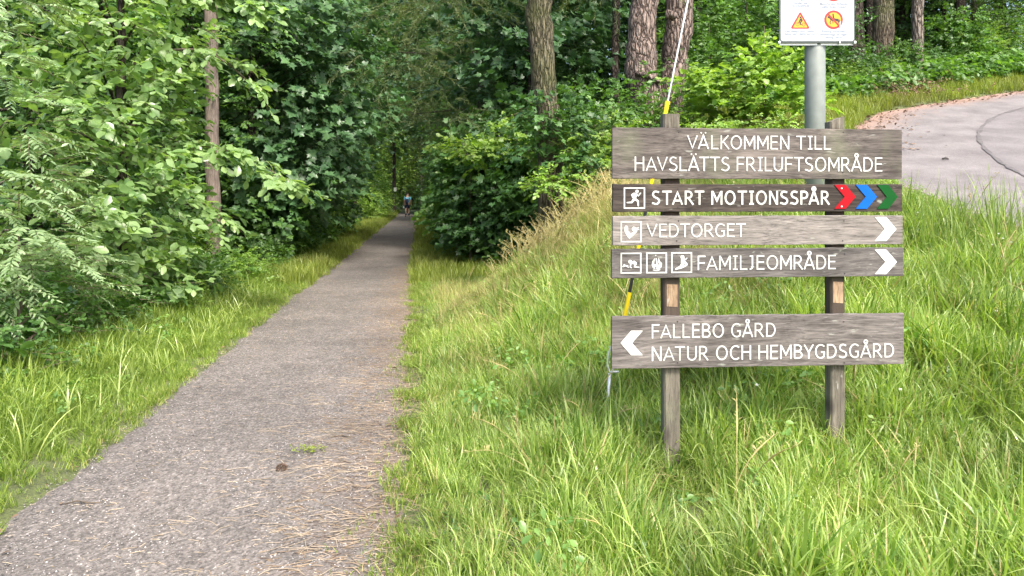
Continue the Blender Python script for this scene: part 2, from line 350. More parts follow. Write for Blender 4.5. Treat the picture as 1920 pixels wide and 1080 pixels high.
M['shirt'] = simple('shirt_blue', (0.22, 0.62, 0.78), 0.7, var=0.1)
M['navy'] = simple('navy_fabric', (0.02, 0.025, 0.05), 0.8)
M['hair'] = simple('hair', (0.03, 0.022, 0.018), 0.6)
def bark(name, dark, light, ridge, moss=0.0, vs=(5, 5, 1.2)):
    m, t, p = newmat(name)
    tc = N(t, 'ShaderNodeTexCoord'); mp = N(t, 'ShaderNodeMapping'); mp.inputs['Scale'].default_value = vs; t.links.new(tc.outputs['Object'], mp.inputs[0])
    nw = N(t, 'ShaderNodeTexNoise', _Scale=3.0, _Detail=4.0); t.links.new(mp.outputs[0], nw.inputs['Vector'])
    wv = mixc(t, 0.25, mp.outputs[0], nw.outputs['Color'], 'LINEAR_LIGHT')
    vo = N(t, 'ShaderNodeTexVoronoi', feature='DISTANCE_TO_EDGE', _Scale=ridge); t.links.new(wv, vo.inputs['Vector'])
    n = N(t, 'ShaderNodeTexNoise', _Scale=14.0, _Detail=8.0, _Roughness=0.7); t.links.new(mp.outputs[0], n.inputs['Vector'])
    plate_ = ramp(t, vo.outputs['Distance'], [(0.0, (0.22, 0.2, 0.2)), (0.12, (0.75, 0.75, 0.75)), (0.4, (1.1, 1.1, 1.1))])
    c = mixc(t, 1.0, ramp(t, n.outputs[0], [(0.3, dark), (0.7, light)]), plate_, 'MULTIPLY')
    if moss:
        n2 = N(t, 'ShaderNodeTexNoise', _Scale=1.3, _Detail=5.0); t.links.new(tc.outputs['Object'], n2.inputs['Vector'])
        c = mixc(t, ramp(t, n2.outputs[0], [(0.42, (0, 0, 0)), (0.65, (moss,)*3)]), c, (0.10, 0.12, 0.04))
    t.links.new(c, p.inputs['Base Color']); p.inputs['Roughness'].default_value = 0.9; p.inputs['Specular IOR Level'].default_value = 0.2
    bp = N(t, 'ShaderNodeBump', _Strength=1.0, _Distance=0.06); t.links.new(plate_, bp.inputs['Height']); t.links.new(bp.outputs[0], p.inputs['Normal'])
    return m
M['bark_pine'] = bark('bark_pine', (0.14, 0.105, 0.09), (0.36, 0.28, 0.245), 2.6)
M['bark_fir'] = bark('bark_fir', (0.10, 0.08, 0.055), (0.24, 0.195, 0.15), 3.0, 0.6, (7, 7, 1.0))
M['bark_dark'] = bark('bark_dark', (0.045, 0.036, 0.03), (0.13, 0.105, 0.085), 3.0)
M['bark_grey'] = bark('bark_grey', (0.16, 0.13, 0.11), (0.30, 0.26, 0.22), 2.5)

# ------------------------------------------------------------------ ground, path, road
def grid_mesh(xs, ys, fn, mat, tint=None):
    X, Y = np.meshgrid(xs, ys); Z = fn(X, Y)
    V = np.stack([X.ravel(), Y.ravel(), Z.ravel()], 1)
    nx, ny = len(xs), len(ys); i = np.arange((ny-1)*(nx-1)); a = (i//(nx-1))*nx + i % (nx-1)
    F = np.stack([a, a+1, a+1+nx, a+nx], 1)
    return mesh('ground', V, F, mat, tint(X, Y).ravel() if tint else None, True)
xs = np.concatenate([np.linspace(-400, -40, 12)[:-1], np.arange(-40, -9, 1.0), np.arange(-9, 14, 0.12), np.arange(14, 40, 0.8), np.linspace(40, 400, 12)])
ys = np.concatenate([np.linspace(-200, -6, 10)[:-1], np.arange(-6, 24, 0.12), np.arange(24, 100, 0.9), np.linspace(100, 600, 12)])
tag(link('ground', grid_mesh(xs, ys, ground, M['soil'])), 'soft earth under the grass and wood', kind='structure')

def strip(rows, mat, name, tint=None):
    """rows: list of lists of xyz, all the same length"""
    n = len(rows[0]); V = [p for r_ in rows for p in r_]
    F = np.array([(i*n+k, i*n+k+1, (i+1)*n+k+1, (i+1)*n+k) for i in range(len(rows)-1) for k in range(n-1)])
    return mesh(name, np.array(V), F, mat, tint, True)
rows = []
for y in np.concatenate([np.arange(-3, 12, 0.1), np.arange(12, 74, 0.5)]):
    hw = float(path_hw(y)); bend = -0.012*max(0, y-58)**2
    el = 0.04*math.sin(y*2.3)+0.03*math.sin(y*7.1)+0.02*math.sin(y*19); er = 0.05*math.sin(y*1.7+1)+0.035*math.sin(y*6.3)+0.02*math.sin(y*17)
    row = []
    for k in range(15):
        s = -1+2*k/14; u = s*(hw+(el if s < 0 else er)*abs(s)+0.03)
        x = pc(y)+bend+u/0.9925
        z = 0.012*(1-s*s) + 0.003*math.sin(x*9+y*3)*math.sin(y*5) - (0.03 if abs(s) > 0.99 else 0.0)
        row.append((x, y, z+0.004))
    rows.append(row)
tag(link('path', strip(rows, M['path'], 'path')), 'grey gravel footpath running straight into the wood', kind='structure')

rows = []; tints = []
for y in np.arange(3.0, 26.0, 0.15):
    x0 = float(road_edge(y))+0.05*math.sin(y*5)+0.04*math.sin(y*13)
    row = []
    for k in range(80):
        f = k/79; x = x0 + f*f*26 + f*0.2
        row.append((x, y, float(base_h(x, y))+0.004 - (0.03 if k == 0 else 0)))
        d = (x-x0)
        far = smooth(11.0, 15.0, y-0.25*(x-6))
        tints.append(max(0.52*math.exp(-d/0.6)*float(smooth(9.5, 12, y))+0.34*math.exp(-d/1.8)*float(far), 0.30*math.exp(-d/0.35)) + 0.06)
    rows.append(row)
tag(link('road', strip(rows, M['asphalt'], 'road', np.array(tints))), 'worn pinkish grey asphalt lane curving up to the right', kind='structure')

# ray from a photo pixel to the ground
def hit(px, py, y0=2.4, y1=60):
    k = (px-HX)/FPX; m_ = (HY-py)/FPX; prev = None
    Y = y0
    while Y < y1:
        d = CAM_H+m_*Y-float(base_h(k*Y, Y))
        if d < 0: break
        Y += 0.02 if Y < 20 else 0.1
    return k*Y, Y
# the curved crack and the patched surface beyond it
cr = [hit(x, y) for x, y in [(2010, 192), (1960, 198), (1918, 203), (1880, 214), (1850, 229), (1836, 246), (1835, 262), (1846, 280), (1864, 296), (1885, 312), (1905, 323), (1935, 338), (1990, 352), (2060, 362)]]
def dense(pts, n=8):
    out = []
    for i in range(len(pts)-1):
        for k in range(n): f = k/n; out.append((pts[i][0]*(1-f)+pts[i+1][0]*f, pts[i][1]*(1-f)+pts[i+1][1]*f))
    return out+[pts[-1]]
crd = dense(cr, 6)
for _ in range(6): crd = [crd[0]]+[((crd[i-1][0]+crd[i][0]*2+crd[i+1][0])/4, (crd[i-1][1]+crd[i][1]*2+crd[i+1][1])/4) for i in range(1, len(crd)-1)]+[crd[-1]]
rows = []
for i, (x, y) in enumerate(crd):
    a = crd[max(0, i-1)]; b = crd[min(len(crd)-1, i+1)]; tx, ty = b[0]-a[0], b[1]-a[1]; l = math.hypot(tx, ty) or 1
    nx, ny = -ty/l, tx/l; wd = 0.028+0.010*math.sin(i*.9)+0.008*math.sin(i*1.7)
    rows.append([(x+nx*o+0.006*math.sin(i*1.3), y+ny*o, float(base_h(x+nx*o, y+ny*o))+0.0155) for o in (-wd, 0, wd)])
tag(link('crack_line', strip(rows, M['crack'], 'crack_line')), 'dark curved seam across the asphalt', kind='structure')
cx = sum(p[0] for p in cr)/len(cr)+1.2; cyy = sum(p[1] for p in cr)/len(cr)
rows = []
for (x, y) in crd:
    rows.append([(x+(cx+2.0-x)*f, y+(cyy-y)*f, float(base_h(x+(cx+2.0-x)*f, y+(cyy-y)*f))+0.0095) for f in np.linspace(0, 1, 14)])
tag(link('asphalt_patch', strip(rows, M['asphalt_new'], 'asphalt_patch')), 'smoother grey asphalt inside the curved seam', kind='structure')

# ------------------------------------------------------------------ foliage building
def leaf_shape(kind):
    if kind == 'oval':
        o = [(0, 0), (-.13, .20), (-.25, .45), (-.29, .70), (-.12, .93), (0, 1), (.12, .93), (.29, .70), (.25, .45), (.13, .20)]
    elif kind == 'round':
        o = [(0, 0), (-.34, .14), (-.44, .45), (-.30, .80), (0, .98), (.30, .80), (.44, .45), (.34, .14)]
    elif kind == 'narrow':
        o = [(0, 0), (-.13, .25), (-.14, .6), (0, 1), (.14, .6), (.13, .25)]
    elif kind == 'maple':
        o = [(0, .05), (-.30, -.02), (-.52, .18), (-.40, .32), (-.60, .62), (-.25, .60), (0, 1.0), (.25, .60), (.60, .62), (.40, .32), (.52, .18), (.30, -.02)]
    elif kind == 'simple':
        o = [(0, 0), (-.32, .45), (0, 1), (.32, .45)]
    elif kind == 'needle':
        V = np.array([(-.045, 0, 0), (.045, 0, 0), (0, 1, 0)], float); return V, np.array([(0, 1, 2)])
    n = len(o)
    V = [(0, .48, 0)]+[(x, y, 0.30*abs(x)-0.12*y*y) for x, y in o]
    F = [(0, 1+i, 1+(i+1) % n) for i in range(n)]
    if kind == 'simple':
        V = [(x, y, 0.3*abs(x)-.1*y*y) for x, y in o]; F = [(0, 2, 1), (0, 3, 2)]
    return np.array(V, float), np.array(F)
def nrm(a): return a/np.maximum(np.linalg.norm(a, axis=-1, keepdims=True), 1e-9)
def leaves_on_twigs(O, D, L, n, size, g, up=0.8, out=0.5, spread=0.9, droop=0.25, jit=0.35, tint0=None):
    """O,D: twig origins/directions; L lengths. returns positions, forward, normal, sizes, tints of N*n leaves"""
    Nn = len(O); k = np.arange(n)
    f = (k+0.6)/n
    P = O[:, None]+D[:, None]*(L[:, None]*f)[..., None]
    P[..., 2] -= (L[:, None]*f*f*droop)
    U = np.array([0, 0, 1.0])
    side = nrm(np.cross(D, U)+1e-4)[:, None]*np.where(k % 2 == 0, 1, -1)[None, :, None]
    fw = D[:, None]*0.7 + side*spread*(1-0.55*f)[None, :, None]
    fw = fw + g.normal(0, jit, fw.shape); fw[..., 2] -= droop*0.9
    fw = nrm(fw)
    outv = nrm(np.stack([D[:, 0], D[:, 1], 0*D[:, 2]], 1))[:, None]
    nv = U*up + outv*out + g.normal(0, jit, fw.shape)
    nv = nrm(nv - fw*np.sum(nv*fw, -1, keepdims=True))
    S = size*(0.5+0.8*g.random((Nn, n)))*(1-.35*np.abs(f-.5))[None]
    T = np.clip(g.normal(0.45, 0.22, (Nn, n)) + (0 if tint0 is None else tint0[:, None]), 0, 1)
    return P.reshape(-1, 3), fw.reshape(-1, 3), nv.reshape(-1, 3), S.ravel(), T.ravel()
def cloud(P, fw, nv, S, T, kind):
    V0, F0 = leaf_shape(kind)
    sd_ = np.cross(fw, nv)
    V = P[:, None]+(sd_[:, None]*V0[None, :, 0:1]+fw[:, None]*V0[None, :, 1:2]+nv[:, None]*V0[None, :, 2:3])*S[:, None, None]
    m = len(V0); F = F0[None]+(np.arange(len(P))*m)[:, None, None]
    return V.reshape(-1, 3), F.reshape(-1, 3), np.repeat(T, m)
def blob_twigs(blobs, per, g, inner=0.25, down=0.0, up_bias=0.15):
    O = []; D = []; Tn = []
    for (c, r, wgt) in blobs:
        n = int(per*wgt)
        d = nrm(g.normal(0, 1, (n, 3))); rr = np.where(g.random(n) < inner, g.uniform(0.3, 0.8, n), g.uniform(0.78, 1.02, n))
        lump = 1+0.16*np.sin(d[:, 0]*5+c[0]*3)*np.cos(d[:, 2]*6+c[1])+0.1*np.sin(d[:, 1]*9+c[2]*5)
        O.append(np.array(c)+d*np.array(r)*(rr*lump)[:, None])
        dd = d*np.array([1, 1, 0.35])+np.array([0, 0, up_bias-down])+g.normal(0, 0.25, (n, 3)); D.append(nrm(dd))
        Tn.append(np.full(n, g.normal(0, 0.12)))
    return np.concatenate(O), np.concatenate(D), np.concatenate(Tn)
def tube_np(P, rad, n=7, ridge=0.0, g=None):
    mb = MB(); mb.tube(P, rad, n, True); return mb
def trunk_obj(P, rad, mat, parent, n=14, rough=0.05, seed=0, limbs=()):
    """wobbly tapering trunk with irregular bark relief; limbs as further tubes in the same mesh"""
    g = np.random.default_rng(seed); mb = MB(); m = 26
    Pv = [Vector(p) for p in P]; Q = []; RR = []
    for i in range(m+1):
        f = i/m*(len(Pv)-1); k = min(int(f), len(Pv)-2); t_ = f-k
        Q.append(Pv[k].lerp(Pv[k+1], t_)+Vector((g.normal(0, .012), g.normal(0, .012), 0))*(rad[0]/0.2)); RR.append((rad[k]*(1-t_)+rad[k+1]*t_)*(1+g.normal(0, rough*.4)))
    mb.tube(Q, RR, n, True)
    for (lp, lr) in limbs: mb.tube(lp, lr, 6, True)
    o = mb.build('trunk', mat, parent, sm=True)
    me = o.data; co = np.empty(len(me.vertices)*3); me.vertices.foreach_get('co', co); co = co.reshape(-1, 3)
    ang = np.arange(len(co)) % n
    amp = rad[0]*rough*np.sin(ang*2.4+co[:, 2]*3)*0.7
    co[:(m+1)*n, 0] += (amp*np.cos(ang*2*math.pi/n))[:(m+1)*n]; co[:(m+1)*n, 1] += (amp*np.sin(ang*2*math.pi/n))[:(m+1)*n]
    me.vertices.foreach_set('co', co.ravel()); me.update(); return o

def make_tree(name, label, cat, H, rad, blobs, per, n, size, kind, leaf, barkm, seed, group=None, twigL=0.55, lean=(0, 0), up=0.8, out=0.5, droop=0.25, down=0.0, inner=0.25, loc=(0, 0, 0), rz=0, child='crown', jit=0.35, spread=0.9):
    g = np.random.default_rng(seed)
    root = empty(name, loc, rz); tag(root, label, cat, group)
    top = Vector((lean[0], lean[1], H))
    limbs = []
    for (c, r, wgt) in blobs:
        c = Vector(c); zz = max(0.25, min(H*0.92, c.z-abs(r[2])*0.6)); b = top*(zz/H); mid = b.lerp(c, 0.5)+Vector((0, 0, 0.08*c.z))
        br = rad*(1-zz/H*0.85)*0.42
        limbs.append(([b, mid, c], [br, br*0.6, br*0.2]))
    trunk_obj([(0, 0, -0.25), (lean[0]*.3+g.normal(0, .03), lean[1]*.3, H*0.33), (lean[0]*.66, lean[1]*.66+g.normal(0, .04), H*0.66), top], [rad*1.15, rad*.9, rad*.6, rad*.15], barkm, root, 10, 0.06, seed, limbs)
    O, D, Tn = blob_twigs(blobs, per, g, inner, down)
    L = twigL*(0.6+0.7*g.random(len(O)))
    P, fw, nv, S, T = leaves_on_twigs(O, D, L, n, size, g, up, out, spread, droop, jit, Tn)
    V, F, T = cloud(P, fw, nv, S, T, kind)
    c = link(child, mesh(child, V, F, leaf, T), root); c['kind'] = 'stuff'
    return root
def far_blobs(H, r, nb, seed, low=0.5, sq=0.42):
    g = np.random.default_rng(seed); out = []
    for i in range(nb):
        f = (i+0.5)/nb; z = low+f*(H-low); a = i*2.4+g.normal(0, .3); prof = math.sin(math.pi*(0.12+0.80*f))**0.6
        q = r*prof; out.append(((math.cos(a)*q*0.5, math.sin(a)*q*0.5, z), (q*0.62, q*0.62, r*sq), 0.5+prof))
    return out

# --- prototypes (each is also a tree that stands in the wood)
WOODL = 'trees of the wood left of the path'; WOODR = 'trees of the wood right of the path'
def rnd(a, b): return random.uniform(a, b)
def place(proto, x, y, s=1.0, rz=None, label=None, mats=None, sink=0.0, group=None):
    o = dup(proto, (x, y, gz(x, y)-sink), rnd(0, 6.28) if rz is None else rz, s, label, mats)
    if group: o['group'] = group
    return o
pr = {}
pr['maple'] = make_tree('maple_tree', 'x', 'tree', 9.5, 0.15, far_blobs(9.5, 2.7, 15, 3), 62, 9, 0.19, 'maple', M['leaf_maple'], M['bark_dark'], 11, WOODL, twigL=0.8, up=0.75, out=0.65, droop=0.22)
pr['broad'] = make_tree('broadleaf_tree', 'x', 'tree', 10, 0.16, far_blobs(10, 2.6, 16, 5), 70, 12, 0.13, 'simple', M['leaf_mid'], M['bark_dark'], 12, WOODL, twigL=0.7, up=0.8, out=0.55)
pr['pine'] = make_tree('conifer_tree', 'x', 'tree', 12, 0.17, far_blobs(12, 2.3, 18, 6, 1.2, 0.33), 75, 42, 0.11, 'needle', M['needles'], M['bark_grey'], 13, WOODR, twigL=0.75, up=0.3, out=0.2, droop=0.35, jit=0.55, spread=0.6)
pr['bush'] = make_tree('leafy_bush', 'x', 'bush', 1.9, 0.03, far_blobs(1.9, 1.15, 8, 8, 0.15, 0.40), 42, 11, 0.10, 'simple', M['leaf_mid'], M['twig'], 14, 'bushes at the edge of the wood', twigL=0.45, child='foliage')
pr['mbush'] = make_tree('maple_bush', 'x', 'bush', 2.6, 0.04, far_blobs(2.6, 1.4, 9, 9, 0.15, 0.36), 40, 8, 0.15, 'maple', M['leaf_dark'], M['twig'], 15, 'maple saplings beside the path', twigL=0.55, up=0.8, out=0.6, child='foliage')
pr['low'] = make_tree('low_shrub', 'x', 'shrub', 0.75, 0.012, far_blobs(0.75, 0.6, 6, 10, 0.05, 0.35), 34, 10, 0.065, 'simple', M['leaf_mid'], M['twig'], 16, 'low shrubs along the grass', twigL=0.28, child='foliage')

MK = [(60, 'at the left edge of the wood'), (150, 'behind the rowan'), (290, 'behind the broad-leaved tree'), (425, 'behind the wooden pole'), (560, 'behind the layered maple'), (660, 'beside the far left verge'), (720, 'along the last stretch of the path'), (760, 'at the very end of the path'),
      (800, 'just past the walker'), (860, 'over the right edge of the path end'), (920, 'behind the lobed-leaf shrub'), (985, 'left of the big mossy trunk'), (1060, 'behind the big mossy trunk'), (1130, 'right of the big mossy trunk'), (1190, 'left of the paired pines'), (1300, 'behind the paired pines'), (1350, 'left of the round-leaved shrub'),
      (1420, 'behind the round-leaved shrub'), (1500, 'left of the white notice panel'), (1580, 'behind the white notice panel'), (1640, 'left of the broad grey trunk'), (1700, 'behind the broad grey trunk'), (1780, 'beside the slim pale trunk'), (1850, 'above the withered fern'), (1910, 'above the bend of the lane'), (9999, 'beyond the right end of the lane')]
seen_l = {}
def mklabel(kind, m, px, Y):
    sp = {'maple': 'maple with lobed leaves', 'broad': 'broad-leaved tree', 'pine': 'soft-needled olive conifer', 'bush': 'leafy bush', 'mbush': 'maple bush', 'low': 'low shrub'}[kind]
    cl_ = {None: 'bluish green', 'leaf_lime': 'lime green', 'leaf_mid': 'mid green', 'leaf_dark': 'dark green', 'leaf_light': 'pale green', 'needles': 'olive'}[m]
    wh = next(t_ for lim, t_ in MK if px < lim)
    dp = 'near' if Y < 16 else 'second-row' if Y < 22 else 'rear' if Y < 32 else 'deep' if Y < 50 else 'farthest'
    l_ = f'{dp} {cl_} {sp} {wh}' if kind != 'pine' else f'{dp} {sp} {wh}'
    if l_ in seen_l:
        n_ = seen_l[l_][1]+1; back = Y > seen_l[l_][0]; seen_l[l_] = (Y, n_); l_ += ', set further back' if back else ', set closer'
    else: seen_l[l_] = (Y, 1)
    return l_
used = set()
def put(key, x, y, s, label, mats=None, group=None, rz=None, name=None):
    if key not in used:
        used.add(key); o = pr[key]; o.location = (x, y, gz(x, y)); o.scale = (s,)*3; o.rotation_euler = (0, 0, rnd(0, 6.28) if rz is None else rz)
        o['label'] = label
        if mats:
            for ch in o.children:
                k = ch.name.split('.')[0]
                if k in mats: ch.material_slots[0].link = 'OBJECT'; ch.material_slots[0].material = mats[k]
    else:
        o = place(pr[key], x, y, s, rz, label, mats)
    if group: o['group'] = group
    return o
CR = lambda m: {'crown': M[m], 'foliage': M[m]} if m else None
G1, G2, G3 = WOODL, WOODR, 'far trees closing off the end of the path'
# left wood, second row and deeper
LBL1 = 'tall leafy tree in the dense wood left of the path'
LBL2 = 'tall leafy tree in the dense wood right of the path'
LBL3 = 'tree far down the path where the wood closes'
for (px, Y, s, k, m) in [(478, 20, .95, 'maple', None), (550, 25.5, 1.0, 'maple', None), (470, 23, 1.0, 'maple', None), (575, 31, 1.05, 'broad', 'leaf_mid'), (560, 38, .95, 'maple', None), (640, 50, 1.0, 'broad', 'leaf_light'),
                         (350, 17, 1.0, 'broad', 'leaf_mid'), (200, 15, .95, 'broad', 'leaf_mid'), (60, 14, .95, 'broad', 'leaf_dark'), (-60, 12, .9, 'broad', 'leaf_mid'), (290, 21, 1.0, 'maple', None), (130, 20, 1.0, 'broad', 'leaf_dark'),
                         (410, 28, 1.1, 'broad', 'leaf_dark'), (520, 38, 1.15, 'broad', 'leaf_light'), (0, 22, 1.1, 'maple', None), (340, 34, 1.2, 'broad', 'leaf_dark'), (200, 30, 1.1, 'maple', None), (600, 50, 1.3, 'broad', 'leaf_dark'), (450, 45, 1.3, 'broad', 'leaf_dark'), (650, 60, 1.2, 'broad', 'leaf_lime')]:
    put(k, (px-HX)/FPX*Y, Y, s*rnd(.93, 1.07), mklabel(k, m, px, Y), CR(m) if m else None, G1)
for (px, Y, s, k, m) in [(690, 74, 1.3, 'broad', 'leaf_lime'), (735, 84, 1.2, 'broad', 'leaf_lime'), (775, 86, 1.1, 'broad', 'leaf_light'), (830, 74, 1.3, 'broad', 'leaf_light'), (760, 92, 1.5, 'broad', 'leaf_mid'), (720, 95, 1.5, 'broad', 'leaf_dark'), (885, 60, 1.3, 'broad', 'leaf_dark'), (790, 98, 1.6, 'maple', None)]:
    put(k, (px-HX)/FPX*Y, Y, s, mklabel(k, m, px, Y), CR(m), G3)
for (px, Y, s, k, m) in [(885, 36, 1.05, 'pine', None), (900, 29, 1.0, 'pine', None), (790, 84, 1.7, 'pine', None), (740, 110, 3.0, 'broad', 'leaf_mid'), (790, 105, 3.0, 'broad', 'leaf_dark'), (690, 90, 2.4, 'maple', None), (840, 88, 2.4, 'maple', None), (860, 70, 1.9, 'broad', 'leaf_mid'), (930, 60, 1.8, 'broad', 'leaf_dark'), (900, 45, 1.5, 'maple', None), (905, 25, .95, 'pine', None), (905, 48, 1.3, 'maple', None), (915, 40, 1.2, 'broad', 'leaf_mid'), (930, 33, 1.1, 'broad', 'leaf_mid'), (965, 24, .8, 'broad', 'leaf_mid'),
                         (1010, 28, 1.0, 'maple', None), (1080, 22, .75, 'broad', 'leaf_dark'), (1120, 27, .9, 'maple', None), (1180, 30, 1.0, 'broad', 'leaf_dark'), (1240, 24, .8, 'broad', 'leaf_dark'), (1310, 20.5, .62, 'broad', 'leaf_mid'), (1390, 21, .65, 'broad', 'leaf_mid'),
                         (1450, 22.5, .7, 'broad', 'leaf_dark'), (1350, 28, .9, 'maple', None), (1480, 29, .9, 'broad', 'leaf_dark'), (1560, 27, .8, 'maple', None), (1620, 29, .8, 'broad', 'leaf_dark'), (1700, 27, .85, 'maple', None), (1770, 24.5, .7, 'broad', 'leaf_mid'), (1830, 24.8, .6, 'pine', 'needles'),
                         (1880, 27, .8, 'broad', 'leaf_mid'), (1960, 26, .75, 'broad', 'leaf_mid'), (2040, 28, .9, 'maple', None), (1640, 36, 1.1, 'broad', 'leaf_dark'), (1750, 35, 1.1, 'broad', 'leaf_dark'), (1870, 36, 1.2, 'broad', 'leaf_dark'), (1530, 37, 1.1, 'maple', None), (1420, 38, 1.1, 'broad', 'leaf_dark'),
                         (1280, 37, 1.2, 'maple', None), (1130, 38, 1.3, 'broad', 'leaf_dark'), (1000, 40, 1.3, 'broad', 'leaf_dark'), (1990, 35, 1.2, 'broad', 'leaf_mid')]:
    put(k, (px-HX)/FPX*Y, Y, s*rnd(.95, 1.05), mklabel(k, m, px, Y), CR(m) if m else None, G2)
def high_blobs(H, low, r_, nb, seed):
    q = np.random.default_rng(seed); return [((math.cos(i*2.4)*r_*.55, math.sin(i*2.4)*r_*.55, low+(i+.5)/nb*(H-low)), (r_*.6, r_*.6, r_*.32), 1) for i in range(nb)]
pr['high'] = make_tree('tall_tree', 'tall maple closing the gap of sky above the end of the path', 'tree', 20, .25, high_blobs(20, 6.5, 4.6, 17, 4), 90, 9, .30, 'maple', M['leaf_maple'], M['bark_dark'], 61, G1, twigL=1.0, up=.7, out=.6)
for (px, Y, s, lb, m) in [(675, 60, 1.0, 'tall maple closing the gap of sky above the end of the path', 'leaf_maple'), (885, 64, 1.15, 'tall dark tree rising behind the hanging olive branches', 'leaf_dark'), (770, 112, 2.0, 'tallest far tree right above the walker', 'leaf_light'), (640, 70, 1.3, 'tall far tree behind the layered maples', 'leaf_dark'), (940, 60, 1.2, 'tall far tree left of the big mossy trunk', 'leaf_mid'), (560, 48, 1.1, 'tall tree behind the wood right of the wooden pole', 'leaf_dark'), (1080, 50, 1.2, 'tall tree far behind the paired pines', 'leaf_dark'),
    (998, 21, .7, 'added shade maple standing close behind the big mossy trunk', 'leaf_maple'), (1475, 23.5, .62, 'added shade maple behind the round-leaved shrub at the top of the bank', 'leaf_dark'), (1632, 22.5, .6, 'added shade maple between the near black trunk and the broad grey trunk', 'leaf_maple'), (1800, 23.5, .62, 'added shade maple above the withered fern', 'leaf_dark'), (1345, 23, .62, 'added shade maple right of the paired pines', 'leaf_maple')]:  # trees on this line are added: crowns above the frame shade wood and path
    put('high', (px-HX)/FPX*Y, Y, s, lb, CR(m), 'tall trees deep in the wood')
# bushes at the foot of the wood
for (px, Y, s, k, m, lb) in [
    (455, 16.5, .8, 'mbush', 'leaf_mid', 'leafy bush beside the wooden pole'), (520, 19, .85, 'bush', 'leaf_mid', None), (570, 22.5, .9, 'mbush', None, None), (580, 25, .9, 'bush', 'leaf_light', None), (600, 29, 1.0, 'mbush', 'leaf_mid', None),
    (620, 34, 1.0, 'bush', 'leaf_light', None), (655, 46, 1.2, 'bush', 'leaf_light', None), (698, 52, 1.3, 'bush', 'leaf_mid', None), (706, 66, 1.4, 'bush', 'leaf_light', None), (265, 14, .9, 'bush', 'leaf_dark', None), (230, 12.5, .9, 'bush', 'leaf_dark', None), (345, 14.6, .5, 'bush', 'leaf_light', None),
    (466, 13.2, .75, 'low', 'leaf_light', None), (500, 15.5, .8, 'low', 'leaf_mid', None), (538, 18, .85, 'low', 'leaf_light', None), (566, 20.5, .9, 'low', 'leaf_mid', None), (596, 23.5, .6, 'bush', 'leaf_light', None), (592, 27, .7, 'bush', 'leaf_mid', None), (608, 31, .75, 'bush', 'leaf_light', None), (400, 11.2, .6, 'low', 'leaf_mid', None), (340, 9.8, .55, 'low', 'leaf_light', None), (632, 41.5, .8, 'bush', 'leaf_lime', None), (694, 46, .9, 'bush', 'leaf_lime', None), (708, 58, 1.0, 'bush', 'leaf_lime', None)]:
    put(k, (px-HX)/FPX*Y, Y, s, lb or mklabel(k, m, px, Y), CR(m) if m else None, 'bushes left of the path')
for (px, Y, s, k, m, lb) in [
    (912, 22, .95, 'mbush', None, None), (915, 19.5, .95, 'mbush', None, None), (930, 17.5, .9, 'mbush', None, None), (960, 16, .72, 'mbush', 'leaf_dark', None), (915, 25, 1.1, 'mbush', 'leaf_mid', None), (925, 21, 1.2, 'mbush', 'leaf_mid', None), (880, 30, 1.1, 'bush', 'leaf_dark', None), (846, 40, 1.1, 'bush', 'leaf_light', None), (826, 57, 1.0, 'bush', 'leaf_lime', None), (812, 68, 1.0, 'bush', 'leaf_lime', None),
    (985, 18, 1.3, 'mbush', 'leaf_dark', None), (1080, 15.5, 1.1, 'mbush', 'leaf_dark', None), (1120, 14.3, .75, 'bush', 'leaf_light', None)]:
    put(k, (px-HX)/FPX*Y, Y, s, lb or mklabel(k, m, px, Y), CR(m) if m else None, 'bushes right of the path')
for (px, Y, s, k, m) in [(1100, 12.5, .75, 'low', 'leaf_light'), (1160, 13.5, 1.0, 'bush', 'leaf_mid'), (1200, 13.8, 1.0, 'low', 'leaf_mid'), (1245, 13.6, 1.1, 'low', 'leaf_light'), (1330, 17.5, 1.15, 'bush', 'leaf_mid'), (1400, 18, 1.3, 'bush', 'leaf_mid'), (1460, 18.5, 1.2, 'bush', 'leaf_dark'), (1290, 15.6, .7, 'bush', 'leaf_mid'),
                         (1590, 17.5, .8, 'low', 'leaf_light'), (1560, 18.5, .9, 'bush', 'leaf_dark'), (1640, 18.2, .38, 'bush', 'leaf_dark'), (1690, 18.6, .35, 'mbush', 'leaf_mid'), (1790, 20.6, .6, 'mbush', 'leaf_mid'), (1830, 21.3, .6, 'bush', 'leaf_light'), (1890, 22, .7, 'bush', 'leaf_mid'), (1950, 22.5, .8, 'bush', 'leaf_light'), (1610, 18, .8, 'low', 'leaf_mid'), (1740, 19.6, .9, 'low', 'leaf_dark'), (1675, 18, .7, 'low', 'leaf_light'), (1800, 20.5, .8, 'low', 'leaf_mid'), (1860, 21, .8, 'low', 'leaf_mid')]:
    put(k, (px-HX)/FPX*Y, Y, s, mklabel(k, m, px, Y), CR(m), 'bushes above the bank')

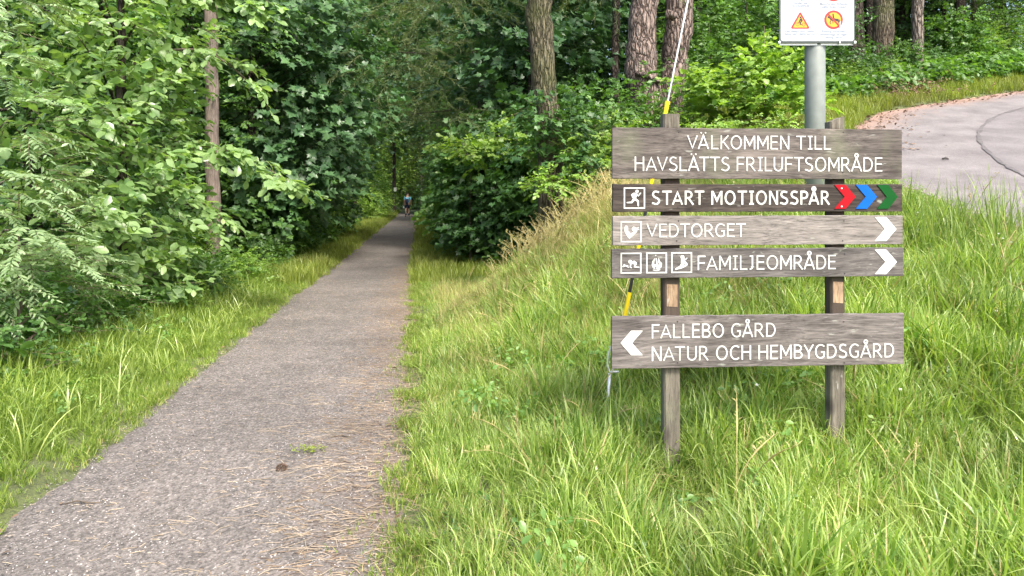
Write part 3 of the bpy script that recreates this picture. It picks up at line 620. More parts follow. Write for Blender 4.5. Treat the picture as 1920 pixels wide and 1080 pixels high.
# ------------------------------------------------------------------ near trees with leaves of their own
def near_tree(name, label, cat, x, y, H, rad, blobs, per, n, size, kind, leaf, barkm, seed, single=300, twigL=0.55, up=0.8, out=0.5, droop=0.25, jit=0.3, inner=0.2, extra=(), down=0.0, child='crown', spread=0.9, lean=(0, 0), aim=None):
    """blobs in world x,y and height above ground; the single leaves nearest the camera are parts of their own"""
    g = np.random.default_rng(seed); z0 = gz(x, y); root = empty(name, (x, y, z0)); tag(root, label, cat)
    B = [((c[0]-x, c[1]-y, c[2]-z0), r, wg) for c, r, wg in blobs]
    limbs = []
    for c, r, wg in B:
        c = Vector(c); zz = max(0.2, min(H*.9, c.z*0.75)); b = Vector((lean[0], lean[1], H))*(zz/H); mid = b.lerp(c, .5)+Vector((0, 0, .15)); br = rad*(1-.8*zz/H)*.35
        limbs.append(([b, mid, c], [br, br*.6, br*.2]))
    trunk_obj([(0, 0, -.25), (lean[0]*.5, lean[1]*.5, H*.5), (lean[0], lean[1], H)], [rad, rad*.7, rad*.2], barkm, root, 10, .05, seed, limbs)
    O, D, Tn = blob_twigs(B, per, g, inner, down)
    for (p0, p1, m_) in extra:                              # a branch reaching out from p0 to p1 with m_ twigs
        p0 = np.array(p0)-np.array([x, y, z0]); p1 = np.array(p1)-np.array([x, y, z0]); f = g.random(m_)
        q = p0+(p1-p0)*f[:, None]; q[:, 2] += 0.25*np.sin(f*math.pi)*0.8; q += g.normal(0, 0.05, q.shape)
        d = nrm((p1-p0)[None]*np.ones((m_, 1))*1.0+g.normal(0, 0.55, q.shape)*np.linalg.norm(p1-p0)*np.array([1, 1, .35]))
        O = np.concatenate([O, q]); D = np.concatenate([D, d]); Tn = np.concatenate([Tn, np.full(m_, .1)])
        mb = MB(); pts = [Vector(p0+(p1-p0)*t_)+Vector((0, 0, .2*math.sin(t_*math.pi))) for t_ in np.linspace(0, 1, 8)]
        mb.tube(pts, [.022-.0025*i for i in range(8)], 6); mb.build('branch', M['twig'], root, sm=True)
    L = twigL*(0.6+0.7*g.random(len(O)))
    # thin twigs
    tw = MB()
    for i in range(len(O)):
        o_, d_ = Vector(O[i]), Vector(D[i]); e = o_+d_*float(L[i]); e.z -= float(L[i])*droop
        q = d_.cross(Vector((0, 0, 1))).normalized()*0.004; r_ = Vector((0, 0, .006))
        tw.add([o_-q, o_+q, o_+r_, e], [(0, 1, 3), (1, 2, 3), (2, 0, 3)])
    t_ = link('twigs', mesh('twigs', np.array(tw.V), tw.F, M['twig']), root); t_['kind'] = 'stuff'
    P, fw, nv, S, T = leaves_on_twigs(O, D, L, n, size, g, up, out, spread, droop, jit, Tn)
    W = P+np.array([x, y, z0]); px = HX+FPX*W[:, 0]/W[:, 1]; py = HY-FPX*(W[:, 2]-CAM_H)/W[:, 1]
    vis = (px > 5) & (px < 1915) & (py > 5) & (py < 1075)
    score = np.where(vis, np.linalg.norm(W-np.array([0, 0, CAM_H]), axis=1)/S, 1e9)
    idx = np.argsort(score)[:single]; idx = idx[score[idx] < 1e8]
    V0, F0 = leaf_shape(kind); variants = []
    for j in range(4): variants.append(mesh('leaf', V0, F0, leaf, np.full(len(V0), .25+.18*j)))
    for i in idx:
        o = link('leaf', variants[int(min(3, max(0, (T[i]-.15)/.2)))], root)
        s_ = np.cross(fw[i], nv[i]); S_ = float(S[i])
        o.matrix_local = Matrix(((s_[0]*S_, fw[i][0]*S_, nv[i][0]*S_, P[i][0]), (s_[1]*S_, fw[i][1]*S_, nv[i][1]*S_, P[i][1]), (s_[2]*S_, fw[i][2]*S_, nv[i][2]*S_, P[i][2]), (0, 0, 0, 1)))
    keep = np.ones(len(P), bool); keep[idx] = False
    V, F, T2 = cloud(P[keep], fw[keep], nv[keep], S[keep], T[keep], kind)
    c = link(child, mesh(child, V, F, leaf, T2), root); c['kind'] = 'stuff'
    return root
def B(px, py, Y, rx, ry, rz, wg=1.0):
    p = at(px, py, Y); return ((p.x, p.y, p.z), (rx, ry, rz), wg)
# broad-leaved tree left of the path, its branches reaching in front of the pole
near_tree('broadleaf_tree', 'pale green broad-leaved tree whose branches hang in front of the wooden pole', 'tree', -5.6, 10.6, 6.2, 0.10,
    [B(285, 60, 10.5, .75, .8, .45), B(210, 170, 9.6, .9, .8, .45), B(265, 250, 10.2, .60, .7, .4), B(140, 60, 9.2, 1.0, .8, .45), B(190, 330, 9.0, .85, .7, .42), B(270, 400, 9.6, .62, .6, .42), B(285, 330, 10.4, .42, .6, .35, .6),
     B(120, 230, 8.6, .8, .7, .4), B(110, 420, 8.2, .7, .7, .42), B(220, 470, 9.0, .7, .6, .35), B(340, -70, 10.6, 1.1, .9, .4), B(180, -50, 9.6, 1.0, .9, .5), B(240, 540, 9.6, .7, .6, .3, .8), B(270, 480, 10.6, .4, .5, .3, .7), B(300, 160, 10.6, .35, .5, .3, .5)],
    50, 10, 0.155, 'oval', M['leaf_hazel'], M['bark_dark'], 31, 300, twigL=.42, up=.75, out=.5, droop=.3, jit=.32,
    extra=[(at(300, 275, 10.2), at(550, 345, 9.8), 44), (at(320, 95, 10.2), at(478, 165, 9.8), 20), (at(350, -20, 10.2), at(478, 20, 9.8), 30), (at(360, 390, 10.4), at(428, 440, 10.0), 12)])
# rowan at the left edge of the frame
near_tree('rowan_tree', 'rowan with narrow paired leaflets at the left edge of the wood', 'tree', -5.2, 7.2, 4.6, 0.05,
    [B(-20, 100, 7.4, .5, .5, .3), B(20, 220, 7.2, .42, .5, .3), B(30, 330, 7.0, .38, .5, .3), B(60, 430, 6.9, .36, .4, .28), B(-40, 500, 6.8, .5, .4, .3), B(100, 510, 7.3, .4, .4, .25), B(0, -20, 7.6, .6, .5, .3)],
    46, 22, 0.085, 'narrow', M['leaf_rowan'], M['bark_grey'], 33, 300, twigL=.42, up=.8, out=.4, droop=.35, jit=.14, spread=1.25)
near_tree('small_leaved_shrub', 'dark small-leaved shrub low at the left edge beside the grass verge', 'shrub', -4.6, 6.9, 1.3, 0.03,
    [B(20, 620, 6.7, .5, .5, .3), B(120, 640, 7.2, .45, .4, .28), B(60, 560, 7.2, .5, .4, .3), B(0, 700, 6.2, .4, .4, .2), B(190, 590, 8.2, .45, .4, .35), B(150, 560, 7.8, .5, .4, .3), B(-60, 640, 6.2, .5, .4, .4)],
    52, 13, 0.055, 'oval', M['leaf_mid'], M['twig'], 34, 300, twigL=.3, jit=.35, child='foliage')
near_tree('leafy_shrub', 'leafy shrub under the broad-leaved tree, nearest the foot of the pole', 'shrub', -5.6, 11.6, 1.2, 0.03,
    [B(290, 560, 10.8, .55, .5, .22), B(345, 555, 12.0, .4, .4, .2), B(410, 545, 13.6, .4, .4, .15), B(280, 510, 11.8, .4, .5, .3), B(230, 590, 9.8, .4, .4, .25)],
    40, 11, 0.085, 'oval', M['leaf_light'], M['twig'], 35, 200, twigL=.3, jit=.32, child='foliage')
# maple over the verge behind the pole: large dark bluish leaves
near_tree('maple_tree', 'dark bluish green maple with layered lobed leaves behind the wooden pole', 'tree', -6.2, 17.6, 8.5, 0.12,
    [B(520, 200, 17, 1.1, .8, .45), B(600, 260, 17.5, 1.1, .8, .4), B(520, 300, 16.8, .9, .7, .4), B(610, 335, 18, .7, .7, .35), B(480, 80, 17, 1.0, .8, .5), B(600, 120, 17.8, 1.0, .8, .5), B(560, 370, 17.4, .9, .7, .35), B(480, 400, 17.2, .8, .7, .4), B(660, 200, 18.5, .8, .7, .45), B(540, 10, 17.5, 1.2, .8, .5), B(470, 330, 16.4, .6, .6, .4), B(650, 40, 18.5, .9, .8, .5)],
    58, 9, 0.20, 'maple', M['leaf_maple'], M['bark_dark'], 36, 300, twigL=.75, up=.7, out=.7, droop=.2, jit=.25)
# shrub right of the path with lighter leaves at the top
near_tree('maple_shrub', 'dark lobed-leaf shrub leaning over the path edge with paler leaves on top', 'shrub', -1.3, 17.5, 2.2, 0.03,
    [B(895, 380, 17, .7, .7, .4), B(920, 330, 17, .8, .7, .4), B(885, 320, 18, .6, .7, .4), B(940, 400, 16, .6, .6, .35), B(900, 270, 17.5, .8, .7, .35), B(960, 280, 17, .7, .6, .35), B(880, 430, 16.5, .6, .6, .2, .7)],
    62, 9, 0.16, 'maple', M['leaf_dark'], M['twig'], 37, 200, twigL=.55, up=.75, out=.6, droop=.2, jit=.28, child='foliage')
near_tree('hazel_sapling', 'pale green sapling in front of the dark bushes beside the big trunk', 'sapling', -0.9, 15.9, 2.2, 0.010,
    [B(900, 285, 15.5, .5, .4, .22), B(950, 262, 15.6, .4, .4, .2), B(860, 270, 16.2, .35, .3, .18, .6)],
    40, 9, 0.12, 'round', M['leaf_light'], M['twig'], 38, 150, twigL=.4, child='foliage')
# bright round-leaved shrub between the pines and the steel pole
near_tree('round_leaved_shrub', 'bright lime shrub with round leaves left of the grey steel pole', 'shrub', 4.5, 13.2, 1.9, 0.03,
    [B(1330, 170, 13.2, .40, .4, .22), B(1400, 150, 13, .42, .4, .22), B(1470, 140, 12.8, .40, .4, .22), B(1490, 105, 12.8, .18, .2, .2, .5), B(1420, 105, 13, .18, .2, .15, .5), B(1350, 210, 13, .45, .4, .16), B(1440, 190, 12.8, .5, .4, .2), B(1500, 190, 12.8, .3, .3, .2, .7), B(1300, 150, 13.6, .25, .3, .15, .6)],
    42, 10, 0.115, 'round', M['leaf_lime'], M['twig'], 39, 300, twigL=.34, up=.9, out=.4, droop=.1, jit=.28, child='foliage')
near_tree('yellowish_shrub', 'yellowish green small shrub under the bright round-leaved shrub', 'shrub', 4.6, 12.0, .5, 0.012,
    [B(1400, 232, 12, .4, .3, .10), B(1470, 235, 12, .35, .3, .1), B(1330, 236, 12, .35, .3, .08)], 40, 10, 0.06, 'oval', M['leaf_lime'], M['twig'], 40, 80, twigL=.2, child='foliage')
near_tree('bramble_bush', 'dense green bush in front of the two pine trunks', 'bush', 2.75, 13.9, 1.3, 0.02,
    [B(1170, 225, 13.5, .35, .3, .2), B(1215, 215, 13.6, .35, .3, .18), B(1265, 225, 13.8, .25, .3, .16, .7), B(1130, 270, 13.2, .35, .3, .25), B(1110, 320, 13, .3, .3, .22), B(1180, 260, 13.2, .4, .3, .25), B(1240, 255, 13.4, .4, .3, .2)],
    44, 10, 0.085, 'oval', M['leaf_mid'], M['twig'], 41, 200, twigL=.26, child='foliage')
near_tree('maple_sapling', 'dark lobed-leaf sapling growing round the foot of the big mossy trunk', 'sapling', .75, 10.9, 1.6, 0.012,
    [B(1010, 215, 10.9, .35, .3, .16), B(1060, 235, 11.1, .35, .3, .16), B(1000, 270, 11, .28, .3, .13, .7), B(1080, 300, 10.9, .3, .3, .14)], 34, 8, 0.10, 'maple', M['leaf_dark'], M['twig'], 43, 120, twigL=.35, child='foliage')
near_tree('leafy_shrub', 'pale green shrub between the big mossy trunk and the top board', 'shrub', 1.15, 10.9, 1.0, 0.012,
    [B(1100, 260, 10.9, .32, .3, .17), B(1130, 310, 10.7, .28, .3, .16), B(1060, 340, 10.5, .28, .3, .14), B(1150, 240, 11.2, .3, .3, .15), B(1020, 350, 10.6, .22, .2, .12, .7)], 46, 9, 0.075, 'oval', M['leaf_light'], M['twig'], 44, 150, twigL=.24, child='foliage')
# leafy plant in the near grass
near_tree('leafy_weed', 'dark leafy weed growing in the near grass at the bottom of the bank', 'plant', -0.05, 3.55, .22, 0.006,
    [B(915, 990, 3.5, .16, .15, .05), B(965, 1005, 3.4, .12, .12, .05), B(925, 950, 3.7, .1, .1, .05), B(890, 1010, 3.45, .1, .1, .04)], 20, 8, 0.034, 'oval', M['leaf_mid'], M['twig'], 42, 160, twigL=.1, jit=.3, child='foliage')

# ------------------------------------------------------------------ trunks one can tell apart
def big_trunk(name, label, cat, pts, rads, mat, seed, limbs=(), group=None, crown=None, rough=.06, n=20):
    b = Vector(pts[0]); root = empty(name, b); tag(root, label, cat, group)
    P = [Vector(p)-b for p in pts]
    trunk_obj([P[0]-Vector((0, 0, .4))]+P[1:], rads, mat, root, n, rough, seed, [([Vector(q)-b for q in lp], lr) for lp, lr in limbs])
    if crown:
        g = np.random.default_rng(seed); O, D, Tn = blob_twigs([(tuple(Vector(c)-b), r, wg) for c, r, wg in crown[0]], crown[1], g, .25, .15)
        L = .6*(0.6+0.7*g.random(len(O)))
        V, F, T = cloud(*leaves_on_twigs(O, D, L, 44, .12, g, .3, .2, .6, .35, .55, Tn), 'needle')
        c = link('crown', mesh('crown', V, F, M['needles'], T), root); c['kind'] = 'stuff'
    return root
bx, by = 0.60, 11.3
big_trunk('fir_tree', 'big mossy trunk with rough grey brown bark at the top of the dry grass', 'tree',
    [(bx+.05, by, gz(bx, by)), at(1030, 250, by), at(1018, 120, by), at(1008, -10, by), at(1002, -200, by)+Vector((0, 0, 2.0)), at(1000, -900, by)], [.23, .175, .185, .20, .17, .07], M['bark_fir'], 51,
    crown=([((-.6, 11.0, 7.0), (2.2, 1.5, .9), 2.6), ((.5, 12.6, 8.4), (2.2, 1.5, .9), 2.6), ((-1.2, 12, 5.0), (1.3, 1.0, .5), 1), ((-1.9, 13, 4.0), (.9, .8, .45), .8), ((-1.6, 14, 5.6), (1.2, 1, .5), 1), ((.3, 11.6, 6.2), (1.5, 1.3, .6), 1), ((-1.5, 14.5, 3.3), (.7, .6, .35), .5), ((1.6, 12, 5.2), (.8, .8, .4), .6)], 60))  # two largest, highest crown blobs added out of view to shade the path
cb = []
for (a_, b_, Y_, q_, z_) in [(770, 40, 30, 1.5, .7), (830, 10, 28, 1.5, .7), (890, 60, 26, 1.3, .6), (780, 120, 32, 1.2, .6), (850, 130, 29, 1.3, .6), (910, 150, 27, 1.0, .5), (760, 200, 34, .8, .5), (830, 210, 30, 1.1, .5), (880, 230, 28, .9, .4), (740, -30, 30, 1.6, .7), (930, 0, 26, 1.2, .6), (820, -60, 28, 1.8, .7), (800, 270, 31, .6, .3)]:
    p_ = at(a_, b_, Y_); cb.append(((p_.x, p_.y, p_.z), (q_, q_*.8, z_), q_))
big_trunk('conifer_tree', 'tall olive conifer hanging its soft needle branches over the far path', 'tree', [(-.6, 31, gz(-.6, 31)), (-.7, 31, 4), (-.8, 31, 8), (-.8, 31, 13)], [.2, .18, .14, .06], M['bark_dark'], 57, n=12, crown=(cb, 85),
    limbs=[([(-.7, 31, 5), (-2.2, 31, 5.2), (-4.2, 31, 5.0)], [.06, .05, .02]), ([(-.7, 31, 7), (-2.4, 30.5, 7.4), (-4.6, 30, 7.4)], [.06, .05, .02])])
px_ = 15.2
g1 = gz(2.75, px_)
big_trunk('pine_tree', 'thick reddish pine trunk with a broken branch stub, left one of the joined pair', 'tree',
    [(2.83, px_, g1), at(1215, 190, px_), at(1200, 130, px_), at(1205, 60, px_), at(1208, -40, px_), at(1212, -500, px_), at(1220, -1000, px_)], [.36, .30, .34, .28, .27, .2, .08], M['bark_pine'], 52,
    limbs=[([at(1192, 136, px_-.34), at(1215, 142, px_-.38), at(1232, 152, px_-.30), at(1246, 155, px_-.25)], [.05, .06, .05, .04])],
    crown=([((2.6, px_, 9.6), (2.2, 2.2, .9), 1)], 120), rough=.05)
big_trunk('pine_tree', 'thick reddish pine trunk behind the guy wire, right one of the joined pair', 'tree',
    [(3.35, px_+.2, g1), at(1255, 190, px_+.2), at(1268, 120, px_+.2), at(1272, 60, px_+.2), at(1276, -40, px_+.2), at(1285, -500, px_+.2), at(1290, -1000, px_+.2)], [.34, .27, .275, .29, .26, .2, .08], M['bark_pine'], 53,
    limbs=[([at(1262, 30, px_-.1), at(1253, 26, px_-.2), at(1250, 36, px_-.15)], [.11, .10, .04])],
    crown=([((3.8, px_, 9.8), (2.2, 2.2, .9), 1)], 120), rough=.05)
for (px, pw, Y, mat, lb, lean) in [(1655, 36, 19.2, 'bark_fir', 'broad grey brown trunk behind the steel pole sign, thickest in the right wood', 4), (1718, 20, 18.8, 'bark_grey', 'slim pale grey trunk standing alone at the right wood edge', 6), (1605, 28, 19.4, 'bark_dark', 'nearly black trunk just right of the white notice panel', -2),
                                   (1690, 18, 26, 'bark_dark', 'dim thin trunk deep between the two grey trunks', 3), (1150, 16, 19, 'bark_dark', 'thin dark trunk left of the paired pines', 2), (650, 6, 42, 'bark_dark', 'thin dark trunk among maples far left of the path', 0), (1475, 16, 20, 'bark_dark', 'dark trunk hidden behind the bright round-leaved shrub', 3)]:
    x = (px-HX)/FPX*Y
    r_ = pw/2/FPX*Y
    big_trunk('trunk_tree' if False else 'forest_tree', lb, 'tree', [(x, Y, gz(x, Y)), (x+.01*lean, Y, gz(x, Y)+2.5), (x+.02*lean*2, Y, gz(x, Y)+6), (x+.04*lean*2, Y, gz(x, Y)+11)], [r_*1.15, r_, r_*.9, r_*.5], M[mat], int(px), n=12,
              crown=([((x, Y, gz(x, Y)+10.5), (1.6, 1.6, .8), 1)], 60))

# ------------------------------------------------------------------ grass
def blade_tuft(nb, length, width, seed, lean=0.55, rad=0.05, seg=5):
    g = np.random.default_rng(seed); V = []; F = []; T = []
    for b in range(nb):
        a = g.uniform(0, 2*math.pi); r_ = rad*math.sqrt(g.random()); x0, y0 = r_*math.cos(a), r_*math.sin(a)
        az = a+g.normal(0, 1.2); L = length*g.uniform(.55, 1.15); w_ = width*g.uniform(.6, 1.2); th = abs(g.normal(.15, .18)); curl = g.uniform(.1, 1.25)*lean*3.2
        tw = g.normal(0, .5); tn = np.clip(g.normal(.46, .27), 0, 1)
        x = r = 0.0; z = 0.0; base = len(V); ang = th
        for i in range(seg+1):
            f = i/seg; ww = w_*(1-f**2.2)*(.75+.5*min(1, f*4)) if i < seg else 0
            sa = az+math.pi/2+tw*f
            cx_, cy_ = x0+r*math.cos(az), y0+r*math.sin(az)
            if i < seg:
                V += [(cx_-math.cos(sa)*ww/2, cy_-math.sin(sa)*ww/2, z), (cx_+math.cos(sa)*ww/2, cy_+math.sin(sa)*ww/2, z)]
                T += [tn, tn]
            else: V.append((cx_, cy_, z)); T.append(tn)
            ds = L/seg; r += math.sin(ang)*ds; z += math.cos(ang)*ds; ang += curl/seg*(.3+1.4*f)
        for i in range(seg-1):
            q = base+2*i; F.append((q, q+1, q+3)); F.append((q, q+3, q+2))
        q = base+2*(seg-1); F.append((q, q+1, q+2))
    return np.array(V), np.array(F), np.array(T)
def scatter_obj(name, label, cat, P, protos, mat, scl, tilt=0.15, seed=1, kind='stuff'):
    """P: Nx3 points; protos: list of (V,F,T). One object; its tufts are laid out by a node group on its own points."""
    g = np.random.default_rng(seed); n = len(P)
    me = bpy.data.meshes.new(name); me.vertices.add(n); me.vertices.foreach_set('co', np.asarray(P, np.float32).ravel())
    a = me.attributes.new('rot', 'FLOAT_VECTOR', 'POINT'); rot = np.stack([g.normal(0, tilt, n), g.normal(0, tilt, n), g.uniform(0, 6.283, n)], 1); a.data.foreach_set('vector', rot.astype(np.float32).ravel())
    a = me.attributes.new('scl', 'FLOAT', 'POINT'); a.data.foreach_set('value', np.asarray(scl, np.float32))
    a = me.attributes.new('idx', 'INT', 'POINT'); a.data.foreach_set('value', g.integers(0, len(protos), n).astype(np.int32))
    me.materials.append(mat)
    o = link(name, me); tag(o, label, cat, kind=kind)
    ng = bpy.data.node_groups.new('tufts', 'GeometryNodeTree')
    ng.interface.new_socket('Geometry', in_out='INPUT', socket_type='NodeSocketGeometry'); ng.interface.new_socket('Geometry', in_out='OUTPUT', socket_type='NodeSocketGeometry')
    gi = ng.nodes.new('NodeGroupInput'); go = ng.nodes.new('NodeGroupOutput')
    m2p = ng.nodes.new('GeometryNodeMeshToPoints'); iop = ng.nodes.new('GeometryNodeInstanceOnPoints'); iop.inputs['Pick Instance'].default_value = True
    join = ng.nodes.new('GeometryNodeJoinGeometry')
    for k, (V, F, T) in reversed(list(enumerate(protos))):
        po = bpy.data.objects.new('tuft_shape', mesh('tuft', V, F, mat, T)); po.data.materials[0] = mat
        oi = ng.nodes.new('GeometryNodeObjectInfo'); oi.inputs['Object'].default_value = po; oi.inputs['As Instance'].default_value = False
        g2i = ng.nodes.new('GeometryNodeGeometryToInstance'); ng.links.new(oi.outputs['Geometry'], g2i.inputs[0]); ng.links.new(g2i.outputs[0], join.inputs[0])
    def attr(nm, ty):
        q = ng.nodes.new('GeometryNodeInputNamedAttribute'); q.data_type = ty; q.inputs['Name'].default_value = nm; return q.outputs['Attribute']
    ng.links.new(gi.outputs[0], m2p.inputs[0]); ng.links.new(m2p.outputs[0], iop.inputs['Points']); ng.links.new(join.outputs[0], iop.inputs['Instance'])
    ng.links.new(attr('idx', 'INT'), iop.inputs['Instance Index']); ng.links.new(attr('rot', 'FLOAT_VECTOR'), iop.inputs['Rotation']); ng.links.new(attr('scl', 'FLOAT'), iop.inputs['Scale'])
    ng.links.new(iop.outputs[0], go.inputs[0])
    md = o.modifiers.new('tufts', 'NODES'); md.node_group = ng
    return o
def sample(n, x0, x1, y0, y1, dens, g):
    x = g.uniform(x0, x1, n); y = g.uniform(y0, y1, n); keep = g.random(n) < dens(x, y); x, y = x[keep], y[keep]
    return x, y
g = np.random.default_rng(77)
def inview(x, y, m_=0.12): return (np.abs(x)/np.maximum(y, .1) < .692+m_)
# long grass on the near bank (right of the path)
def d_bank(x, y):
    u = uu(x, y); e = smooth(.98, 1.35, u)*(1-smooth(-.25, .05, road_in(x, y)))
    return np.where(inview(x, y), e, 0)*np.clip((7.0/np.maximum(y, 3.2))**1.1, 0, 1)*(.38+.62*(np.sin(x*9+3*np.sin(y*5))*np.sin(y*8+2*np.sin(x*6)) > -.1))
x, y = sample(60000, -2.5, 6, 2.3, 13, d_bank, g)
cl = .5+.5*np.sin(x*3.1+np.sin(y*2.3)*2)*np.cos(y*2.7+np.sin(x*1.9)*2)
u = uu(x, y); hs = (.50+.42*smooth(1.1, 2.0, u))*(.62+.5*cl)*(1-.25*smooth(7, 9, y))*(1-.62*np.exp(-((x-.86)**2/.06+(y-3.85)**2/.20)))*(1-.4*np.exp(-((x-1.9)**2/.06+(y-4.1)**2/.10)))*(.45+.55*smooth(.0, 1.0, -road_in(x, y)))
near_protos = [blade_tuft(18, .34, .0085, 100+i, .62, .05) for i in range(6)]+[blade_tuft(12, .42, .0115, 110+i, .62, .04) for i in range(3)]
scatter_obj('grass', 'long bright green grass covering the bank around the sign', 'grass', np.stack([x, y, ground(x, y)], 1), near_protos, M['grass'], hs*g.uniform(.6, 1.3, len(x)), .30, 1)
k_ = g.random(len(x)) < .10
scatter_obj('arching_grass', 'long arching pale blades rising above the bank grass', 'grass', np.stack([x, y, ground(x, y)], 1)[k_], [blade_tuft(5, .52, .012, 310+i, .7, .05, 8) for i in range(5)], M['grass_pale'], (hs*g.uniform(.7, 1.15, len(x)))[k_], .2, 21)
k_ = g.random(len(x)) < .05
scatter_obj('thatch', 'dead straw coloured blades lying among the bank grass', 'grass', np.stack([x, y, ground(x, y)], 1)[k_], [blade_tuft(12, .24, .005, 350+i, .9, .07) for i in range(4)], M['grass_dry'], g.uniform(.6, 1.2, int(k_.sum())), .5, 23)
# bank crest: drier, yellowish, finer grass
def d_dry(x, y):
    u = uu(x, y); q = smooth(1.2, 1.8, u)*(1-smooth(3.6, 5.0, u))*smooth(5.2, 7.5, y)*(1-smooth(11.5, 13, y)); return np.where(inview(x, y), q, 0)
x, y = sample(16000, -3, 4, 5, 13, d_dry, g)
dry_protos = [blade_tuft(16, .27, .005, 130+i, .5, .06) for i in range(4)]
scatter_obj('dry_grass', 'straw coloured dry grass along the crest of the bank', 'grass', np.stack([x, y, ground(x, y)], 1), dry_protos, M['grass_dry'], g.uniform(.6, 1.15, len(x)), .25, 2)
# grass left verge, path edges
def d_left(x, y):
    u = -uu(x, y); return np.where(inview(x, y), smooth(.93, 1.15, u)*(1-smooth(2.2, 3.2, u+.3*bump(x, y))), 0)*np.clip(9.0/np.maximum(y, 3), 0, 1)
x, y = sample(50000, -7, -1.5, 2.3, 24, d_left, g)
u = -uu(x, y); v_protos = [blade_tuft(18, .20, .0065, 150+i, .6, .05) for i in range(5)]
scatter_obj('verge_grass', 'short bright grass on the verge left of the path', 'grass', np.stack([x, y, ground(x, y)], 1), v_protos, M['grass_verge'], (.42+.85*smooth(1.1, 2.2, u))*g.uniform(.5, 1.4, len(x)), .3, 3)
k_ = (g.random(len(x)) < .07) & (u > 1.2)
scatter_obj('arching_grass', 'longer pale blades rising above the left verge', 'grass', np.stack([x, y, ground(x, y)], 1)[k_], [blade_tuft(5, .38, .009, 330+i, .6, .05, 7) for i in range(4)], M['grass_pale'], g.uniform(.5, 1.1, int(k_.sum())), .2, 22)
# creeping grass at both path edges
def d_edge(x, y):
    u = uu(x, y); r_ = (np.exp(-((u-.99)/.17)**2)+np.exp(-((u+.99)/.07)**2))*(.12+.88*(np.sin(x*5+y*3.3)*np.sin(y*4.1+1)+.4*np.sin(y*11+x*7) > 0)); return np.where(inview(x, y), r_, 0)
x, y = sample(90000, -5, 0, 2.3, 20, d_edge, g)
e_protos = [blade_tuft(14, .07, .004, 170+i, .6, .05) for i in range(4)]
scatter_obj('edge_grass', 'very short yellow green grass creeping over the path edges', 'grass', np.stack([x, y, ground(x, y)+.02], 1), e_protos, M['grass_verge'], g.uniform(.5, 1.2, len(x)), .3, 4)
# far verges and the grass beyond the road, coarser blades
def d_far(x, y):
    u = uu(x, y); a = smooth(.75, 1.1, np.abs(u))*(1-smooth(3.0, 4.5, np.abs(u)))*(y > 13)
    b = (road_in(x, y) < 0)*(road_in(x, y) > -3.6)*(y > 10.5)*(x > 3.5)
    return np.where(inview(x, y), np.maximum(a*np.clip(30/np.maximum(y, 5), 0, 1), b), 0)
x, y = sample(120000, -13, 18, 10, 72, d_far, g)
f_protos = [blade_tuft(16, .30, .012, 190+i, .5, .10, 4) for i in range(4)]
scatter_obj('far_grass', 'softer grass along the far verges and beside the asphalt lane', 'grass', np.stack([x, y, ground(x, y)], 1), f_protos, M['grass_far'], g.uniform(.5, 1.1, len(x)), .2, 5)
# undergrowth of the wood floor
def herb(seed, n=9, size=.06, h=.18):
    q = np.random.default_rng(seed); O = q.normal(0, .05, (n, 3)); O[:, 2] = q.uniform(.3, 1, n)*h; D = nrm(q.normal(0, 1, (n, 3))*np.array([1, 1, .2]))
    return cloud(*leaves_on_twigs(O, D, np.full(n, .12), 5, size, q), 'oval')
def d_wood(x, y):
    u = uu(x, y); l = smooth(2.1, 2.9, -u)*(y < 40); r_ = smooth(2.2, 3.2, u)*(y > 15)*(road_in(x, y) < -2.6)
    return np.where(inview(x, y), np.maximum(l, r_), 0)*np.clip(11/np.maximum(y, 3), .08, 1)
x, y = sample(60000, -22, 16, 4, 45, d_wood, g)
scatter_obj('undergrowth', 'low leafy undergrowth covering the floor of the wood', 'undergrowth', np.stack([x, y, ground(x, y)], 1), [herb(210+i) for i in range(5)], M['leaf_mid'], g.uniform(.7, 2.0, len(x))*(1+y/30), .1, 6)
# clover and herbs mixed into the verges
def d_herb(x, y):
    u = np.abs(uu(x, y)); return np.where(inview(x, y) & (y < 12) & (road_in(x, y) < -.1), smooth(1.15, 1.6, u)*(bump(x*2, y*2) > .12), 0)
x, y = sample(7000, -6, 5.5, 2.5, 12, d_herb, g)
k_ = (uu(x, y) > 0) | (uu(x, y) > -3); x, y = x[k_], y[k_]
scatter_obj('clover', 'small leafy clover patches mixed into the grass', 'clover', np.stack([x, y, ground(x, y)+.03], 1), [herb(230+i, 6, .022, .10) for i in range(4)], M['leaf_light'], g.uniform(.7, 1.4, len(x)), .1, 7)
def d_weed(x, y):
    u = np.abs(uu(x, y)); return np.where(inview(x, y) & (road_in(x, y) < -.2), smooth(1.3, 1.8, u)*(.15+(bump(x*1.3+4, y*1.7) > .2)), 0)
x, y = sample(420, -6, 5.2, 2.6, 9, d_weed, g); k_ = uu(x, y) > -3; x, y = x[k_], y[k_]
scatter_obj('weeds', 'broad-leaved weeds growing between the grass blades', 'weeds', np.stack([x, y, ground(x, y)+.10], 1), [herb(240+i, 7, .042, .14) for i in range(4)], M['leaf_weed'], g.uniform(.6, 1.3, len(x)), .15, 24)
